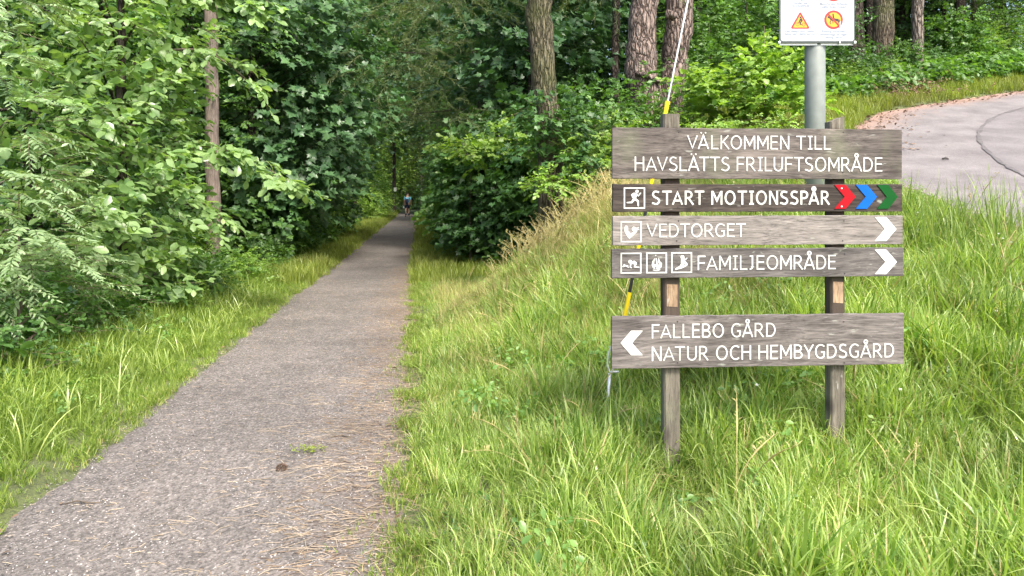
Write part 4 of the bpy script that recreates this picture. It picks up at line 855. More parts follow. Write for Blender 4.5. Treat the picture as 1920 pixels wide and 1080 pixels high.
# tall seeding stalks
def stalk(seed, h=.64):
    q = np.random.default_rng(seed); V = []; F = []; T = []
    for s in range(3):
        az = q.uniform(0, 6.28); bend = q.uniform(.15, .75); L = h*q.uniform(.7, 1.1); px0, py0 = q.normal(0, .05, 2); prev = None; tn = q.uniform(.3, 1)
        for i in range(9):
            f = i/8; r_ = bend*L*f**2.2; z = L*(f-.22*bend*f**3); wd = .0026 if f < .72 else .0075*(1-(f-.72)/.3)+.001
            c = (px0+r_*math.cos(az), py0+r_*math.sin(az), z); b = len(V)
            V += [(c[0]-wd, c[1], c[2]), (c[0]+wd, c[1], c[2]), (c[0], c[1]-wd, c[2])]; T += [tn]*3
            if i: F += [(b-3, b-2, b), (b-2, b+1, b), (b-2, b-1, b+1), (b-1, b+2, b+1), (b-1, b-3, b+2), (b-3, b, b+2)]
        for j in range(14):
            f = q.uniform(.7, 1); r_ = bend*L*f**2.2; z = L*(f-.22*bend*f**3); a = q.uniform(0, 6.28); l = .03
            c = np.array((px0+r_*math.cos(az), py0+r_*math.sin(az), z)); b = len(V); e = c+np.array((math.cos(a)*l, math.sin(a)*l, l*.8))
            V += [tuple(c), tuple(e), tuple((c+e)/2+np.array((0, 0.003, .006)))]; F.append((b, b+1, b+2)); T += [tn]*3
    return np.array(V), np.array(F), np.array(T)
def d_st(x, y):
    u = uu(x, y); a = smooth(2.0, 2.6, u)*(1-smooth(3.6, 4.2, u))*smooth(8.2, 9, y)*(1-smooth(10.8, 11.4, y)); b = .03*smooth(1.3, 2, u)*(road_in(x, y) < -.1)
    return np.where(inview(x, y), np.maximum(a, b*(y < 10)), 0)
x, y = sample(4200, -2, 6, 3.2, 12, d_st, g)
scatter_obj('seed_stalks', 'tall bleached grass stalks with seed heads on the crest of the bank', 'grass', np.stack([x, y, ground(x, y)], 1), [stalk(250+i) for i in range(5)], M['grass_dry'], g.uniform(.6, 1.05, len(x)), .2, 8)
# a few tall blades standing up against the road at the right
x = g.normal(4.45, .5, 160); y = g.normal(7.3, .5, 160); k_ = x < 5.3; x, y = x[k_], y[k_]
scatter_obj('tall_grass', 'tall upright grass clump standing before the asphalt lane', 'grass', np.stack([x, y, ground(x, y)], 1), [blade_tuft(7, .75, .010, 270+i, .22, .05, 6) for i in range(4)], M['grass'], g.uniform(.5, 1.0, len(x)), .08, 9)

# ------------------------------------------------------------------ litter on the path
def straws(n, fx, mat, L0, L1, w_, name, label, seed, zoff=.014, flat=.03):
    q = np.random.default_rng(seed); X, Y = fx(q, n); n = len(X)
    a = q.normal(0.08, .55, n); L = q.uniform(L0, L1, n); V = np.zeros((n, 6, 3)); dx, dy = np.cos(a), np.sin(a); bend = q.normal(0, .12, n)
    for j, f in enumerate((-.5, 0, .5)):
        cx_ = X+dx*L*f-dy*bend*L*(1-4*f*f)*.5; cy_ = Y+dy*L*f+dx*bend*L*(1-4*f*f)*.5
        z = base_h(cx_, cy_)+zoff+q.uniform(0, flat, n)*(.4 if j == 1 else .25)
        V[:, 2*j] = np.stack([cx_+dy*w_/2, cy_-dx*w_/2, z], 1); V[:, 2*j+1] = np.stack([cx_-dy*w_/2, cy_+dx*w_/2, z+.001], 1)
    F = (np.array([(0, 1, 3), (0, 3, 2), (2, 3, 5), (2, 5, 4)])[None]+(np.arange(n)*6)[:, None, None]).reshape(-1, 3)
    o = link(name, mesh(name, V.reshape(-1, 3), F, mat, np.repeat(q.random(n), 6))); tag(o, label, 'litter', kind='stuff')
def fx_near(q, n):
    Y = q.uniform(2.5, 6.5, n)**1.0; u = .55+q.normal(0, .32, n); k_ = (np.abs(u) < 1.0) & (q.random(n) < np.clip(1.6-Y*.24+.4*np.sin(Y*9+u*2), .08, 1)); return pc(Y[k_])+u[k_], Y[k_]
straws(1000, fx_near, M['straw'], .02, .15, .0022, 'dry_straw', 'cut straw lying across the near path', 61)
def fx_all(q, n):
    Y = q.uniform(2.5, 14, n); u = q.uniform(-1, 1.05, n); return pc(Y)+u, Y
straws(1500, fx_all, M['straw'], .01, .07, .003, 'fallen_straw', 'short straw bits strewn over the whole path', 62, flat=.01)
def fx_need(q, n):
    Y = q.uniform(2.5, 16, n); u = 1.05-np.abs(q.normal(0, .38, n)); return pc(Y)+u, Y
straws(6000, fx_need, M['needle_litter'], .02, .07, .0035, 'fallen_needles', 'brown pine needles gathered along the right edge of the path', 63, flat=.008)
def stones(n, fx, s0, s1, mat, name, label, seed):
    q = np.random.default_rng(seed); X, Y = fx(q, n); n = len(X); S = q.uniform(s0, s1, n)
    O = np.array([(1, 0, 0), (-1, 0, 0), (0, 1, 0), (0, -1, 0), (0, 0, .6), (0, 0, -.6)]); F0 = np.array([(0, 2, 4), (2, 1, 4), (1, 3, 4), (3, 0, 4), (2, 0, 5), (1, 2, 5), (3, 1, 5), (0, 3, 5)])
    a = q.uniform(0, 6.28, n); c, s = np.cos(a), np.sin(a); J = O[None]*q.uniform(.6, 1.3, (n, 6, 1))
    V = np.stack([J[..., 0]*c[:, None]-J[..., 1]*s[:, None], J[..., 0]*s[:, None]+J[..., 1]*c[:, None], J[..., 2]], 2)*S[:, None, None]
    V += np.stack([X, Y, base_h(X, Y)+.014], 1)[:, None]
    F = (F0[None]+(np.arange(n)*6)[:, None, None]).reshape(-1, 3)
    o = link(name, mesh(name, V.reshape(-1, 3), F, mat, np.repeat(q.random(n), 6))); tag(o, label, 'gravel', kind='stuff')
def fx_g(q, n):
    Y = 2.4+q.random(n)**1.6*9; u = q.uniform(-.98, 1.0, n); return pc(Y)+u, Y
M['grit'] = leafmat('grit', (0.06, 0.055, 0.052), (0.42, 0.39, 0.37), 0.85, 0.0, 0.3)
stones(13000, fx_g, .002, .0065, M['grit'], 'gravel', 'fine grey grit lying on the path', 64)
# flat dead leaves along the road's upper edge and on the path
def dead(n, fx, size, name, label, seed):
    q = np.random.default_rng(seed); X, Y = fx(q, n); n = len(X); P = np.stack([X, Y, base_h(X, Y)+.02], 1)
    fw = nrm(np.stack([q.normal(0, 1, n), q.normal(0, 1, n), q.normal(0, .2, n)], 1)); nv = nrm(np.array([0, 0, 1.])+q.normal(0, .3, (n, 3))); nv = nrm(nv-fw*np.sum(nv*fw, -1, keepdims=True))
    V, F, T = cloud(P, fw, nv, size*q.uniform(.5, 1.2, n), q.random(n), 'oval'); o = link(name, mesh(name, V, F, M['dead_leaf'], T)); tag(o, label, 'leaves', kind='stuff')
def fx_rd(q, n):
    Y = q.uniform(11.5, 20, n); X = road_edge(Y)+np.abs(q.normal(0, .5, n))-.12; return X, Y
dead(900, fx_rd, .07, 'fallen_leaves', 'brown fallen leaves along the upper edge of the asphalt lane', 65)
def fx_pl(q, n):
    Y = q.uniform(2.6, 10, n); u = q.choice([-1, 1], n)*(1.02-np.abs(q.normal(0, .12, n))); return pc(Y)+u, Y
dead(60, fx_pl, .04, 'scattered_leaves', 'few withered leaves along the edges of the path', 66)
# heap of brown fern by the lane
hx, hy = hit(1752, 196)
root = empty('withered_fern', (hx, hy+.8, gz(hx, hy+.8))); tag(root, 'heap of withered brown fern at the wood edge above the lane', 'fern')
q = np.random.default_rng(67); O = np.abs(q.normal(0, 1, (150, 3)))*np.array([0, 0, .16])+q.normal(0, 1, (150, 3))*np.array([.45, .2, .05]); D = nrm(q.normal(0, 1, (150, 3))+np.array([0, 0, .5]))
V, F, T = cloud(*leaves_on_twigs(O, D, np.full(150, .4), 12, .07, q, jit=.4), 'narrow'); c = link('fronds', mesh('fronds', V, F, M['dead_leaf'], T), root); c['kind'] = 'stuff'

def single(name, label, cat, px, py, build):
    x, y = hit(px, py); z = float(base_h(x, y))+.012; build(name, label, cat, x, y, z)
def b_cone(name, label, cat, x, y, z):
    mb = MB(); q = random.Random(5)
    for k in range(46):
        f = k/46; a = k*2.4; r_ = .018*math.sin(math.pi*(.12+.8*f)); p = Vector((x+(f-.5)*.06, y+math.cos(a)*r_, z+.016+math.sin(a)*r_)); d = Vector((.006, math.cos(a)*.012, math.sin(a)*.012)); s = Vector((.0, -math.sin(a), math.cos(a)))*.008
        mb.add([p-s, p+s, p+d+s*.6, p+d-s*.6, p+d*.6+Vector((.006, 0, 0))], [(0, 1, 2, 3), (0, 1, 4), (1, 2, 4), (2, 3, 4), (3, 0, 4)])
    tag(mb.build(name, M['cone']), label, cat)
single('pine_cone', 'small brown pine cone lying on the near path', 'pine cone', 527, 889, b_cone)
def b_twig(name, label, cat, x, y, z):
    mb = MB(); mb.tube([(x-.08, y, z), (x-.02, y+.012, z+.012), (x+.05, y+.005, z+.006), (x+.10, y+.02, z)], [.003, .004, .003, .002], 6); mb.tube([(x, y+.01, z+.01), (x+.04, y-.02, z+.02), (x+.07, y-.03, z+.01)], [.003, .002, .001], 6)
    mb.tube([(x-.04, y+.008, z+.008), (x-.05, y+.04, z+.02)], [.0025, .001], 6); tag(mb.build(name, M['twig'], sm=True), label, cat)
single('fallen_twig', 'small dark branched twig lying on the path near its left edge', 'twig', 148, 952, b_twig)
single('fallen_twig', 'thin forked twig on the path near the right grass edge', 'twig', 640, 826, b_twig)
x, y = hit(580, 854); q = np.random.default_rng(68); O = q.normal(0, 1, (70, 3))*np.array([.045, .025, .008])+np.array([0, 0, .02]); D = nrm(q.normal(0, 1, (70, 3))+np.array([0, 0, .6]))
V, F, T = cloud(*leaves_on_twigs(O, D, np.full(70, .03), 5, .012, q), 'simple'); tag(link('moss_clump', mesh('moss_clump', V, F, M['moss'], T), loc=(x, y, .012)), 'small yellow green moss clump on the path', 'moss')
x, y = hit(1773, 301)
mb = MB(); mb.tube([(x-.05, y, float(base_h(x, y))+.02), (x, y, float(base_h(x, y))+.035), (x+.05, y+.01, float(base_h(x, y))+.02)], [.010, .016, .010], 7); tag(mb.build('bark_chip', M['mud'], sm=True), 'small dark bark chip lying on the asphalt lane', 'bark chip')
# white clover heads
q = random.Random(9)
for i, (px, py) in enumerate([(1874, 478), (1882, 486), (1897, 492), (1862, 506), (1905, 620), (1870, 640), (1722, 438), (1755, 452), (1420, 790), (1690, 800)]):
    x, y = hit(px, py+14); z = gz(x, y); mb = MB(); hh = .24+.05*q.random(); s = .011
    mb.tube([(0, 0, 0), (.01, 0, hh*.5), (.0, .01, hh)], .0012, 4)
    r0 = link('white_flower', mesh('stem', np.array(mb.V), mb.F, M['grass_verge']), loc=(x, y, z)); mb = MB()
    for k in range(26):
        a = k*2.4; f = k/26; th = math.acos(1-1.7*f); d = Vector((math.sin(th)*math.cos(a), math.sin(th)*math.sin(a), math.cos(th))); p = Vector((0, .01, hh)); t_ = d.orthogonal().normalized()*.003
        mb.add([p+d*.003-t_, p+d*.003+t_, p+d*s], [(0, 1, 2)])
    mb.build('petals', M['petal'], r0); tag(r0, 'white clover flower ' + ['highest right of the board ends', 'second from the top right of the board ends', 'closest to the lane at the frame edge', 'lowest of those level with the third board', 'level with the bottom board at the frame edge', 'just below the bottom board height near the frame edge', 'just right of the VEDTORGET board end', 'between the board end and the frame edge', 'between the two posts below the bottom board', 'right of the right post below the bottom board'][i], 'flower', 'white clover flowers')

# ------------------------------------------------------------------ the timber signboard
TH = R(4.0); P0 = Vector((0.569, 4.20)); ct, st = math.cos(TH), math.sin(TH)
def S(px, py):
    k = (px-HX)/FPX; u = (k*P0.y-P0.x)/(ct-k*st); Y = P0.y+u*st
    return u, CAM_H-(py-HY)/FPX*Y
sign = empty('timber_signboard', (P0.x, P0.y, 0), TH); tag(sign, 'weathered timber signboard with five boards of white lettering on two posts', 'signboard')
TK = .028
def grp_mesh(name, mb, mat, parent): return mb.build(name, mat, parent)
def text_mesh(s, bold=0.0):
    cu = bpy.data.curves.new('txt', 'FONT'); cu.body = s; cu.size = 1.0; cu.resolution_u = 4; cu.offset = bold; cu.fill_mode = 'FRONT'
    o = bpy.data.objects.new('txt', cu); col.objects.link(o); bpy.context.view_layer.update()
    me = bpy.data.meshes.new_from_object(o.evaluated_get(bpy.context.evaluated_depsgraph_get()))
    bpy.data.objects.remove(o); bpy.data.curves.remove(cu)
    V = np.array([v.co[:2] for v in me.vertices]); F = [tuple(p.vertices) for p in me.polygons]; bpy.data.meshes.remove(me); return V, F
def arc(cx_, cz, rx, rz, a0, a1, n=10): return [(cx_+rx*math.cos(R(a0+(a1-a0)*i/n)), cz+rz*math.sin(R(a0+(a1-a0)*i/n))) for i in range(n+1)]
def glyph_lines(c, w_):
    """centre lines of a plain humanist sans capital, height 1; w_ = stroke width"""
    h = w_/2; t_ = 1-h*.92; b = h*.92; e = .0
    if c in 'AÄÅ':
        L = [[(h*.6, 0), (.38, 1-h*.35), (.76-h*.6, 0)], [(.17, .30), (.59, .30)]]
        if c == 'Ä': L += [[(.225, 1.13), (.225, 1.13+w_*1.05)], [(.535, 1.13), (.535, 1.13+w_*1.05)]]
        if c == 'Å': L += [arc(.38, 1.13, .115, .125, 0, 360, 16)]
        return L
    return {'V': [[(h*.6, 1), (.37, h*.35), (.74-h*.6, 1)]], 'H': [[(h, 0), (h, 1)], [(.66-h, 0), (.66-h, 1)], [(h, .53), (.66-h, .53)]],
        'L': [[(h, 1), (h, b), (.52, b)]], 'T': [[(0, t_), (.68, t_)], [(.34, 0), (.34, t_)]], 'I': [[(.17, 0), (.17, 1)], [(0, b), (.34, b)], [(0, t_), (.34, t_)]],
        'K': [[(h, 0), (h, 1)], [(h, .42), (.56, 1.0)], [(.20, .54), (.60, 0)]], 'E': [[(.54, t_), (h, t_), (h, b), (.54, b)], [(h, .53), (.50, .53)]], 'F': [[(.54, t_), (h, t_), (h, 0)], [(h, .50), (.49, .50)]],
        'M': [[(h, 0), (h, 1-h*.2)], [(h*1.3, 1-h*.7), (.40, .30), (.80-h*1.3, 1-h*.7)], [(.80-h, 0), (.80-h, 1-h*.2)]], 'N': [[(h, 0), (h, 1)], [(h*1.5, 1-h*.6), (.66-h*1.5, h*.6)], [(.66-h, 0), (.66-h, 1)]],
        'O': [arc(.40, .5, .40-h, .515-h, 90, 450, 28)], 'D': [[(h, b), (h, t_)]+arc(.27, .5, .41-h, .5-h*.92, 90, -90, 14)+[(h, b)]],
        'U': [[(h, 1)]+[(h, .34)]+arc(.33, .33, .33-h, .345-h, 180, 360, 12)+[(.66-h, 1)]], 'P': [[(h, 0), (h, t_)]+arc(.28, .70, .29-h, .30-h*.92, 90, -90, 10)+[(h, .40+h*.92)]],
        'R': [[(h, 0), (h, t_)]+arc(.28, .715, .28-h, .285-h*.92, 90, -90, 10)+[(h, .43+h*.92)], [(.28, .46), (.62, 0)]],
        'B': [[(h, b), (h, t_)]+arc(.30, .75, .26-h, .25-h*.92, 90, -90, 8)+[(h, .5+h*.92)], [(h, .5+h*.2)]+arc(.32, .27, .29-h, .27-h*.92, 90, -90, 9)+[(h, b)]],
        'S': [[(.53, .88)]+arc(.31, .74, .25-h*.6, .27-h, 62, 200, 7)+[(.20, .55), (.42, .46)]+arc(.31, .27, .27-h*.6, .28-h, 32, -125, 9)+[(.03, .13)]],
        'G': [[(.66, .86)]+arc(.40, .5, .40-h, .515-h, 52, 308, 20)+[(.68-h, .15), (.68-h, .45), (.42, .45)]], 'C': [[(.63, .87)]+arc(.40, .5, .40-h, .515-h, 56, 304, 20)+[(.63, .13)]],
        'J': [[(.10, t_), (.34-h, t_), (.34-h, .22)]+arc(.34-h-.18, .22, .18, .22-h, 0, -95, 7)], 'Y': [[(h*.6, 1), (.34, .44), (.68-h*.6, 1)], [(.34, .46), (.34, 0)]]}[c]
glyphs = {}
def glyph(c, bold):
    if (c, bold) in glyphs: return glyphs[(c, bold)]
    w_ = .088+2*bold; V = []; F = []; li = 0
    for L in glyph_lines(c, w_):
        n = len(L); closed = n > 8 and math.dist(L[0], L[-1]) < 1e-3 or c in 'D' ; b = len(V); li += 1
        for i in range(n):
            p = L[i]
            a_ = L[i-1] if i else (L[-2] if closed else None); q = L[i+1] if i < n-1 else (L[1] if closed else None)
            d1 = Vector((p[0]-a_[0], p[1]-a_[1])).normalized() if a_ else None; d2 = Vector((q[0]-p[0], q[1]-p[1])).normalized() if q else None
            d1 = d1 or d2; d2 = d2 or d1; m_ = (d1+d2).normalized(); nn = Vector((-m_.y, m_.x)); k = 1/max(.33, nn.dot(Vector((-d1.y, d1.x))))
            V += [(p[0]+nn.x*k*w_/2, p[1]+nn.y*k*w_/2, li), (p[0]-nn.x*k*w_/2, p[1]-nn.y*k*w_/2, li)]
        for i in range(n-1): F.append((b+2*i, b+2*i+1, b+2*i+3, b+2*i+2))
    V = np.array(V, float); V[:, 1] = np.where(c in 'AÄÅVMNY', np.clip(V[:, 1], 0 if c != 'Å' else -1, 1.5 if c in 'ÄÅ' else 1), V[:, 1])
    V[:, 0] -= V[:, 0].min(); glyphs[(c, bold)] = (V, F); return V, F
KERN = {('L', 'Ä'): -.08, ('L', 'T'): -.12, ('Ä', 'T'): -.14, ('A', 'V'): -.16, ('V', 'Ä'): -.16, ('H', 'A'): -.05, ('F', 'A'): -.10, ('A', 'T'): -.14, ('T', 'A'): -.14, ('A', 'R'): -.04, ('R', 'T'): -.10, ('P', 'Å'): -.14, ('R', 'Å'): -.11, ('S', 'L'): 0, ('V', 'E'): -.04, ('V', 'S'): -.07, ('T', 'O'): -.07, ('T', 'T'): -.06, ('T', 'S'): -.06, ('G', 'Å'): -.06, ('Å', 'R'): -.04, ('Å', 'D'): -.04, ('N', 'A'): -.05, ('F', 'T'): -.04, ('L', 'U'): -.03, ('K', 'O'): -.07, ('B', 'Y'): -.07, ('Y', 'G'): -.07, ('R', 'G'): -.05, ('A', 'M'): -.05, ('A', 'L'): -.05, ('O', 'M'): 0, ('E', 'T'): -.04, ('T', 'U'): 0, ('L', 'J'): .0, ('D', 'T'): -.04}
def lettering(s, px0, px1, ybase, ycap, parent, board_front, bold=.002, label=None, gap=.155, mat='white_worn'):
    x = 0.0; prev = None; lay = []; wi = 0
    kern = KERN
    for c in s:
        if c == ' ': x += .36; prev = None; wi += 1; continue
        Vg, Fg = glyph(c, bold); x += kern.get((prev, c), 0); lay.append((x, Vg, Fg, wi)); x += Vg[:, 0].max()+gap; prev = c
    W_ = x-gap; u0, v0 = S(px0, ybase); u1, _ = S(px1, ybase); _, v1 = S(px0, ycap)
    sx = (u1-u0)/W_; sz = v1-v0
    for k_, word in enumerate(s.split(' ')):
        V = []; F = []; i = 0
        for (x, Vg, Fg, wi) in lay:
            if wi != k_: continue
            b = len(V); V += [(u0+(x+a)*sx, board_front-.0012-.00006*(l_+(i % 2)*4), v0+z*sz) for a, z, l_ in Vg]; F += [tuple(k+b for k in f) for f in Fg]; i += 1
        me = mesh('lettering', np.array(V), F, M[mat])
        bm = bmesh.new(); bm.from_mesh(me)
        for f in bm.faces:
            if f.normal.y > 0: f.normal_flip()
        ex = bmesh.ops.extrude_face_region(bm, geom=bm.faces[:]); bmesh.ops.translate(bm, verts=[e for e in ex['geom'] if isinstance(e, bmesh.types.BMVert)], vec=(0, -.0012, 0)); bm.to_mesh(me); bm.free()
        o = link('lettering', me, parent); o['label'] = 'white painted word ' + word
def board(px0, px1, yt, yb, mat, label, seed):
    (a, t_), (b, _) = S(px0, yt), S(px1, yt); _, bo = S(px0, yb); q = random.Random(seed)
    bm = bmesh.new(); nseg = 36; T0 = []; 
    mb = MB(); V = []; F = []
    for i in range(nseg+1):
        f = i/nseg; x = a+(b-a)*f; dt = q.uniform(-.0018, .0018); db = q.uniform(-.0012, .0012)
        V += [(x, 0, bo+db), (x, 0, t_+dt), (x, TK, t_+dt), (x, TK, bo+db)]
    for i in range(nseg):
        k = 4*i
        for j in range(4): F.append((k+j, k+(j+1) % 4, k+4+(j+1) % 4, k+4+j))
    F += [(0, 3, 2, 1), (4*nseg, 4*nseg+1, 4*nseg+2, 4*nseg+3)]
    mb.add(V, F); o = mb.build('board', mat, sign); bevel(o, .0025, 2); o['label'] = label
    # nails over the posts
    nb = MB()
    for px in (1271, 1582):
        for yy in (yt+9, yb-9) if yb-yt < 80 else (yt+9, yb-12):
            u, v = S(px+q.uniform(-2, 2), yy); nb.tube([(u, .001, v), (u, -.0022, v)], [.0045, .0035], 8)
    nl = nb.build('nail', M['nail'], o); nl['kind'] = 'stuff'
    return o
b1 = board(1148, 1691.5, 239, 335, M['w_brown'], 'top board reading VÄLKOMMEN TILL HAVSLÄTTS FRILUFTSOMRÅDE', 1)
b2 = board(1149, 1692, 345, 397.5, M['w_dark'], 'dark board reading START MOTIONSSPÅR with three coloured chevrons', 2)
b3 = board(1149, 1693, 405, 460.5, M['w_pale'], 'pale board reading VEDTORGET', 3)
b4 = board(1147, 1694, 467, 522, M['w_grey'], 'grey board reading FAMILJEOMRÅDE with three pictograms', 4)
b5 = board(1147, 1695, 594, 692, M['w_plain'], 'bottom board reading FALLEBO GÅRD NATUR OCH HEMBYGDSGÅRD', 5)
lettering('VÄLKOMMEN TILL', 1288, 1558, 279.5, 253.5, b1, 0, .004)
lettering('HAVSLÄTTS FRILUFTSOMRÅDE', 1190, 1654, 320.5, 293.5, b1, 0, .004)
lettering('START MOTIONSSPÅR', 1222, 1556, 384, 357.5, b2, 0, .022)
lettering('VEDTORGET', 1212, 1398, 445, 419.5, b3, 0, .004)
lettering('FAMILJEOMRÅDE', 1308, 1567, 506.5, 479.5, b4, 0, .004)
lettering('FALLEBO GÅRD', 1222, 1454, 634.5, 608, b5, 0, .006)
lettering('NATUR OCH HEMBYGDSGÅRD', 1222, 1676, 677, 650, b5, 0, .006)
def chevron(pxs, yt, yb, mat, parent, label, th=.004):
    """pxs: outer top, point, inner point ; right-pointing if point > outer"""
    x0, x1, x2 = pxs; ym = (yt+yb)/2; wd = x1-x2     # stroke width in px
    pts = [(x0, yt), (x0+wd, yt), (x1, ym), (x0+wd, yb), (x0, yb), (x2, ym)]
    mb = MB(); q = [S(*p) for p in pts]; a = [q[0], q[1], q[2], q[5]]; b = [q[5], q[2], q[3], q[4]]
    V = [(p[0], -th-.0008, p[1]) for p in q]+[(p[0], -.0008, p[1]) for p in q]
    mb.add(V, [(0, 1, 2, 5), (5, 2, 3, 4), (11, 8, 7, 6), (10, 9, 8, 11)]+[(i, (i+1) % 6, (i+1) % 6+6, i+6) for i in range(6)])
    o = mb.build('chevron', mat, parent); o['label'] = label; return o
rc = chevron((1564, 1604, 1583), 346.5, 391.5, M['red'], b2, 'red chevron')
nb = MB()
for yy in (353, 387):
    u, v = S(1577.5, yy); nb.tube([(u, -.0045, v), (u, -.0068, v)], .005, 8)
nb.build('screw', M['white'], rc)
chevron((1604, 1644, 1623), 346.5, 391.5, M['blue'], b2, 'blue chevron')
chevron((1644, 1683, 1662), 346.5, 391.5, M['green'], b2, 'green chevron')
chevron((1640, 1680.5, 1659), 407, 452, M['white'], b3, 'white chevron pointing right', .002)
chevron((1640, 1681.5, 1660), 468, 514, M['white'], b4, 'white chevron pointing right', .002)
chevron((1205, 1163.5, 1185), 620, 666, M['white'], b5, 'white chevron pointing left', .002)
def picto(px0, py0, size, parent, shapes, label):
    """frame plus white shapes in a unit square (x right, y up)"""
    (a, t_), (b, _), (_, bo) = S(px0, py0), S(px0+size, py0), S(px0, py0+size); W_ = b-a; H_ = t_-bo; mb = MB(); f = .062
    y0, y1 = -.0022, -.0008
    for (x0, x1, z0, z1) in ((0, 1, 0, f), (0, 1, 1-f, 1), (0, f, f, 1-f), (1-f, 1, f, 1-f)): mb.box(a+x0*W_, a+x1*W_, y0, y1, bo+z0*H_, bo+z1*H_)
    k = 0
    for s in shapes:
        k += 1; d = .00006*k
        if s[0] == 'c':
            _, x, z, r_ = s; mb.plate([(a+(x+r_*math.cos(t))*W_, bo+(z+r_*math.sin(t))*H_) for t in np.linspace(0, 6.283, 15)[:-1]], y0-d, y1)
        elif s[0] == 'p': mb.plate([(a+x*W_, bo+z*H_) for x, z in s[1]], y0-d, y1)
        else:
            _, pts, w0, w1 = s; n = len(pts); Lf = []; Rt = []
            for i in range(n):
                p = pts[max(0, i-1)]; q = pts[min(n-1, i+1)]; dx, dz = q[0]-p[0], q[1]-p[1]; l = math.hypot(dx, dz); hw = (w0+(w1-w0)*i/(n-1))/2
                Lf.append((pts[i][0]-dz/l*hw, pts[i][1]+dx/l*hw)); Rt.append((pts[i][0]+dz/l*hw, pts[i][1]-dx/l*hw))
            for i in range(n-1):
                mb.plate([(a+x*W_, bo+z*H_) for x, z in (Lf[i], Lf[i+1], Rt[i+1], Rt[i])], y0-d-.00001*i, y1)
            for (x, z), r_ in ((pts[0], w0/2), (pts[-1], w1/2)):
                d += .00002; mb.plate([(a+(x+r_*math.cos(t))*W_, bo+(z+r_*math.sin(t))*H_) for t in np.linspace(0, 6.283, 9)[:-1]], y0-d, y1)
    o = mb.build('pictogram', M['white_worn'], parent); o['label'] = label; return o
picto(1169.5, 351.5, 40, b2, [('c', .62, .82, .075), ('p', [(.50, .74), (.62, .74), (.60, .56), (.53, .42), (.43, .46), (.44, .60)]), ('s', [(.58, .70), (.68, .60), (.79, .74)], .07, .045), ('s', [(.48, .72), (.37, .66), (.42, .52)], .07, .05),
    ('s', [(.48, .44), (.36, .30), (.16, .29)], .12, .06), ('s', [(.52, .46), (.66, .36), (.68, .14)], .12, .06)], 'running figure pictogram')
picto(1163.5, 415, 39.5, b3, [('p', [(.18, .70), (.22, .80), (.32, .79), (.36, .68), (.36, .55), (.47, .44), (.56, .46), (.68, .60), (.80, .62), (.78, .50), (.42, .16), (.30, .30), (.18, .52)]), ('c', .62, .63, .09), ('s', [(.62, .72), (.78, .66), (.84, .70)], .06, .04), ('s', [(.78, .62), (.88, .62)], .05, .03)], 'bent arm carrying wood pictogram')
picto(1163.5, 474, 39, b4, [('c', .46, .57, .09), ('p', [(.48, .56), (.66, .62), (.78, .52), (.76, .40), (.58, .46), (.46, .48)]), ('s', [(.50, .50), (.46, .30), (.52, .28)], .07, .05), ('s', [(.72, .46), (.66, .32), (.88, .30)], .10, .05), ('s', [(.12, .34), (.24, .38), (.38, .30)], .07, .05), ('c', .18, .41, .045), ('s', [(.24, .38), (.36, .38)], .06, .04)], 'two crawling children pictogram')
picto(1211.5, 473.5, 39, b4, [('p', [(.26, .40), (.32, .26), (.44, .18), (.42, .28), (.48, .40), (.38, .46), (.42, .74), (.30, .58)]), ('p', [(.46, .20), (.60, .18), (.74, .30), (.76, .48), (.66, .58), (.60, .76), (.56, .58), (.62, .44), (.54, .34)]), ('s', [(.48, .70), (.51, .50), (.50, .34)], .06, .09), ('s', [(.34, .16), (.50, .13), (.66, .17)], .04, .04), ('c', .46, .86, .03)], 'camp fire pictogram')
picto(1258.5, 473, 39, b4, [('c', .54, .76, .095), ('s', [(.55, .70), (.56, .50)], .16, .20), ('s', [(.58, .64), (.70, .66), (.76, .72)], .06, .04), ('s', [(.56, .46), (.44, .30), (.26, .22)], .15, .07), ('s', [(.22, .19), (.50, .26), (.74, .40)], .07, .09), ('s', [(.64, .56), (.74, .42)], .08, .10)], 'child on a sledge pictogram')
# posts
def post(px0, px1, ytop, mat_top, groundz, label, cut=None, patch=None):
    (a, zt), (b, _) = S(px0, ytop), S(px1, ytop); y0, y1 = TK+.002, TK+.082; q = random.Random(int(px0)); mb = MB(); n = 24; V = []; F = []; r_ = .010; cs = [(a+r_, y0), (b-r_, y0), (b, y0+r_), (b, y1-r_), (b-r_, y1), (a+r_, y1), (a, y1-r_), (a, y0+r_)]
    z0 = groundz-.35
    for i in range(n+1):
        f = i/n; z = z0+(zt-z0)*f; dx = q.uniform(-.0012, .0012)+(.004*(1-f))
        for j, (x, y) in enumerate(cs):
            zz = z
            if i == n and cut and x < (a+b)/2: zz -= cut
            V.append((x+dx, y, zz))
    for i in range(n):
        for j in range(8): F.append((8*i+j, 8*i+(j+1) % 8, 8*i+8+(j+1) % 8, 8*i+8+j))
    F += [tuple(reversed(range(8))), tuple(range(8*n, 8*n+8))]; mb.add(V, F)
    o = mb.build('post', mat_top, sign); o['label'] = label
    if patch:
        (p0, t0), (p1, t1) = S(patch[0], patch[1]), S(patch[2], patch[3]); mb = MB(); q2 = [(p0, t0), (p1, t0-.003), (p1, t1), (p0, t1+.004)]; mb.plate(q2, y0-.0022, y0+.001); w_ = mb.build('worn_patch', M['w_fresh'], o); w_['label'] = 'pale worn patch of bare wood'
    return o
gl = gz(P0.x+.36, P0.y); gr = gz(P0.x+1.32, P0.y+.1)
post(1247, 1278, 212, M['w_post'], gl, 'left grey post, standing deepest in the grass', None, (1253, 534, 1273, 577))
post(1562, 1590, 217, M['w_post'], gr, 'right grey post with a chipped top corner', .030, (1567, 529, 1586, 570))

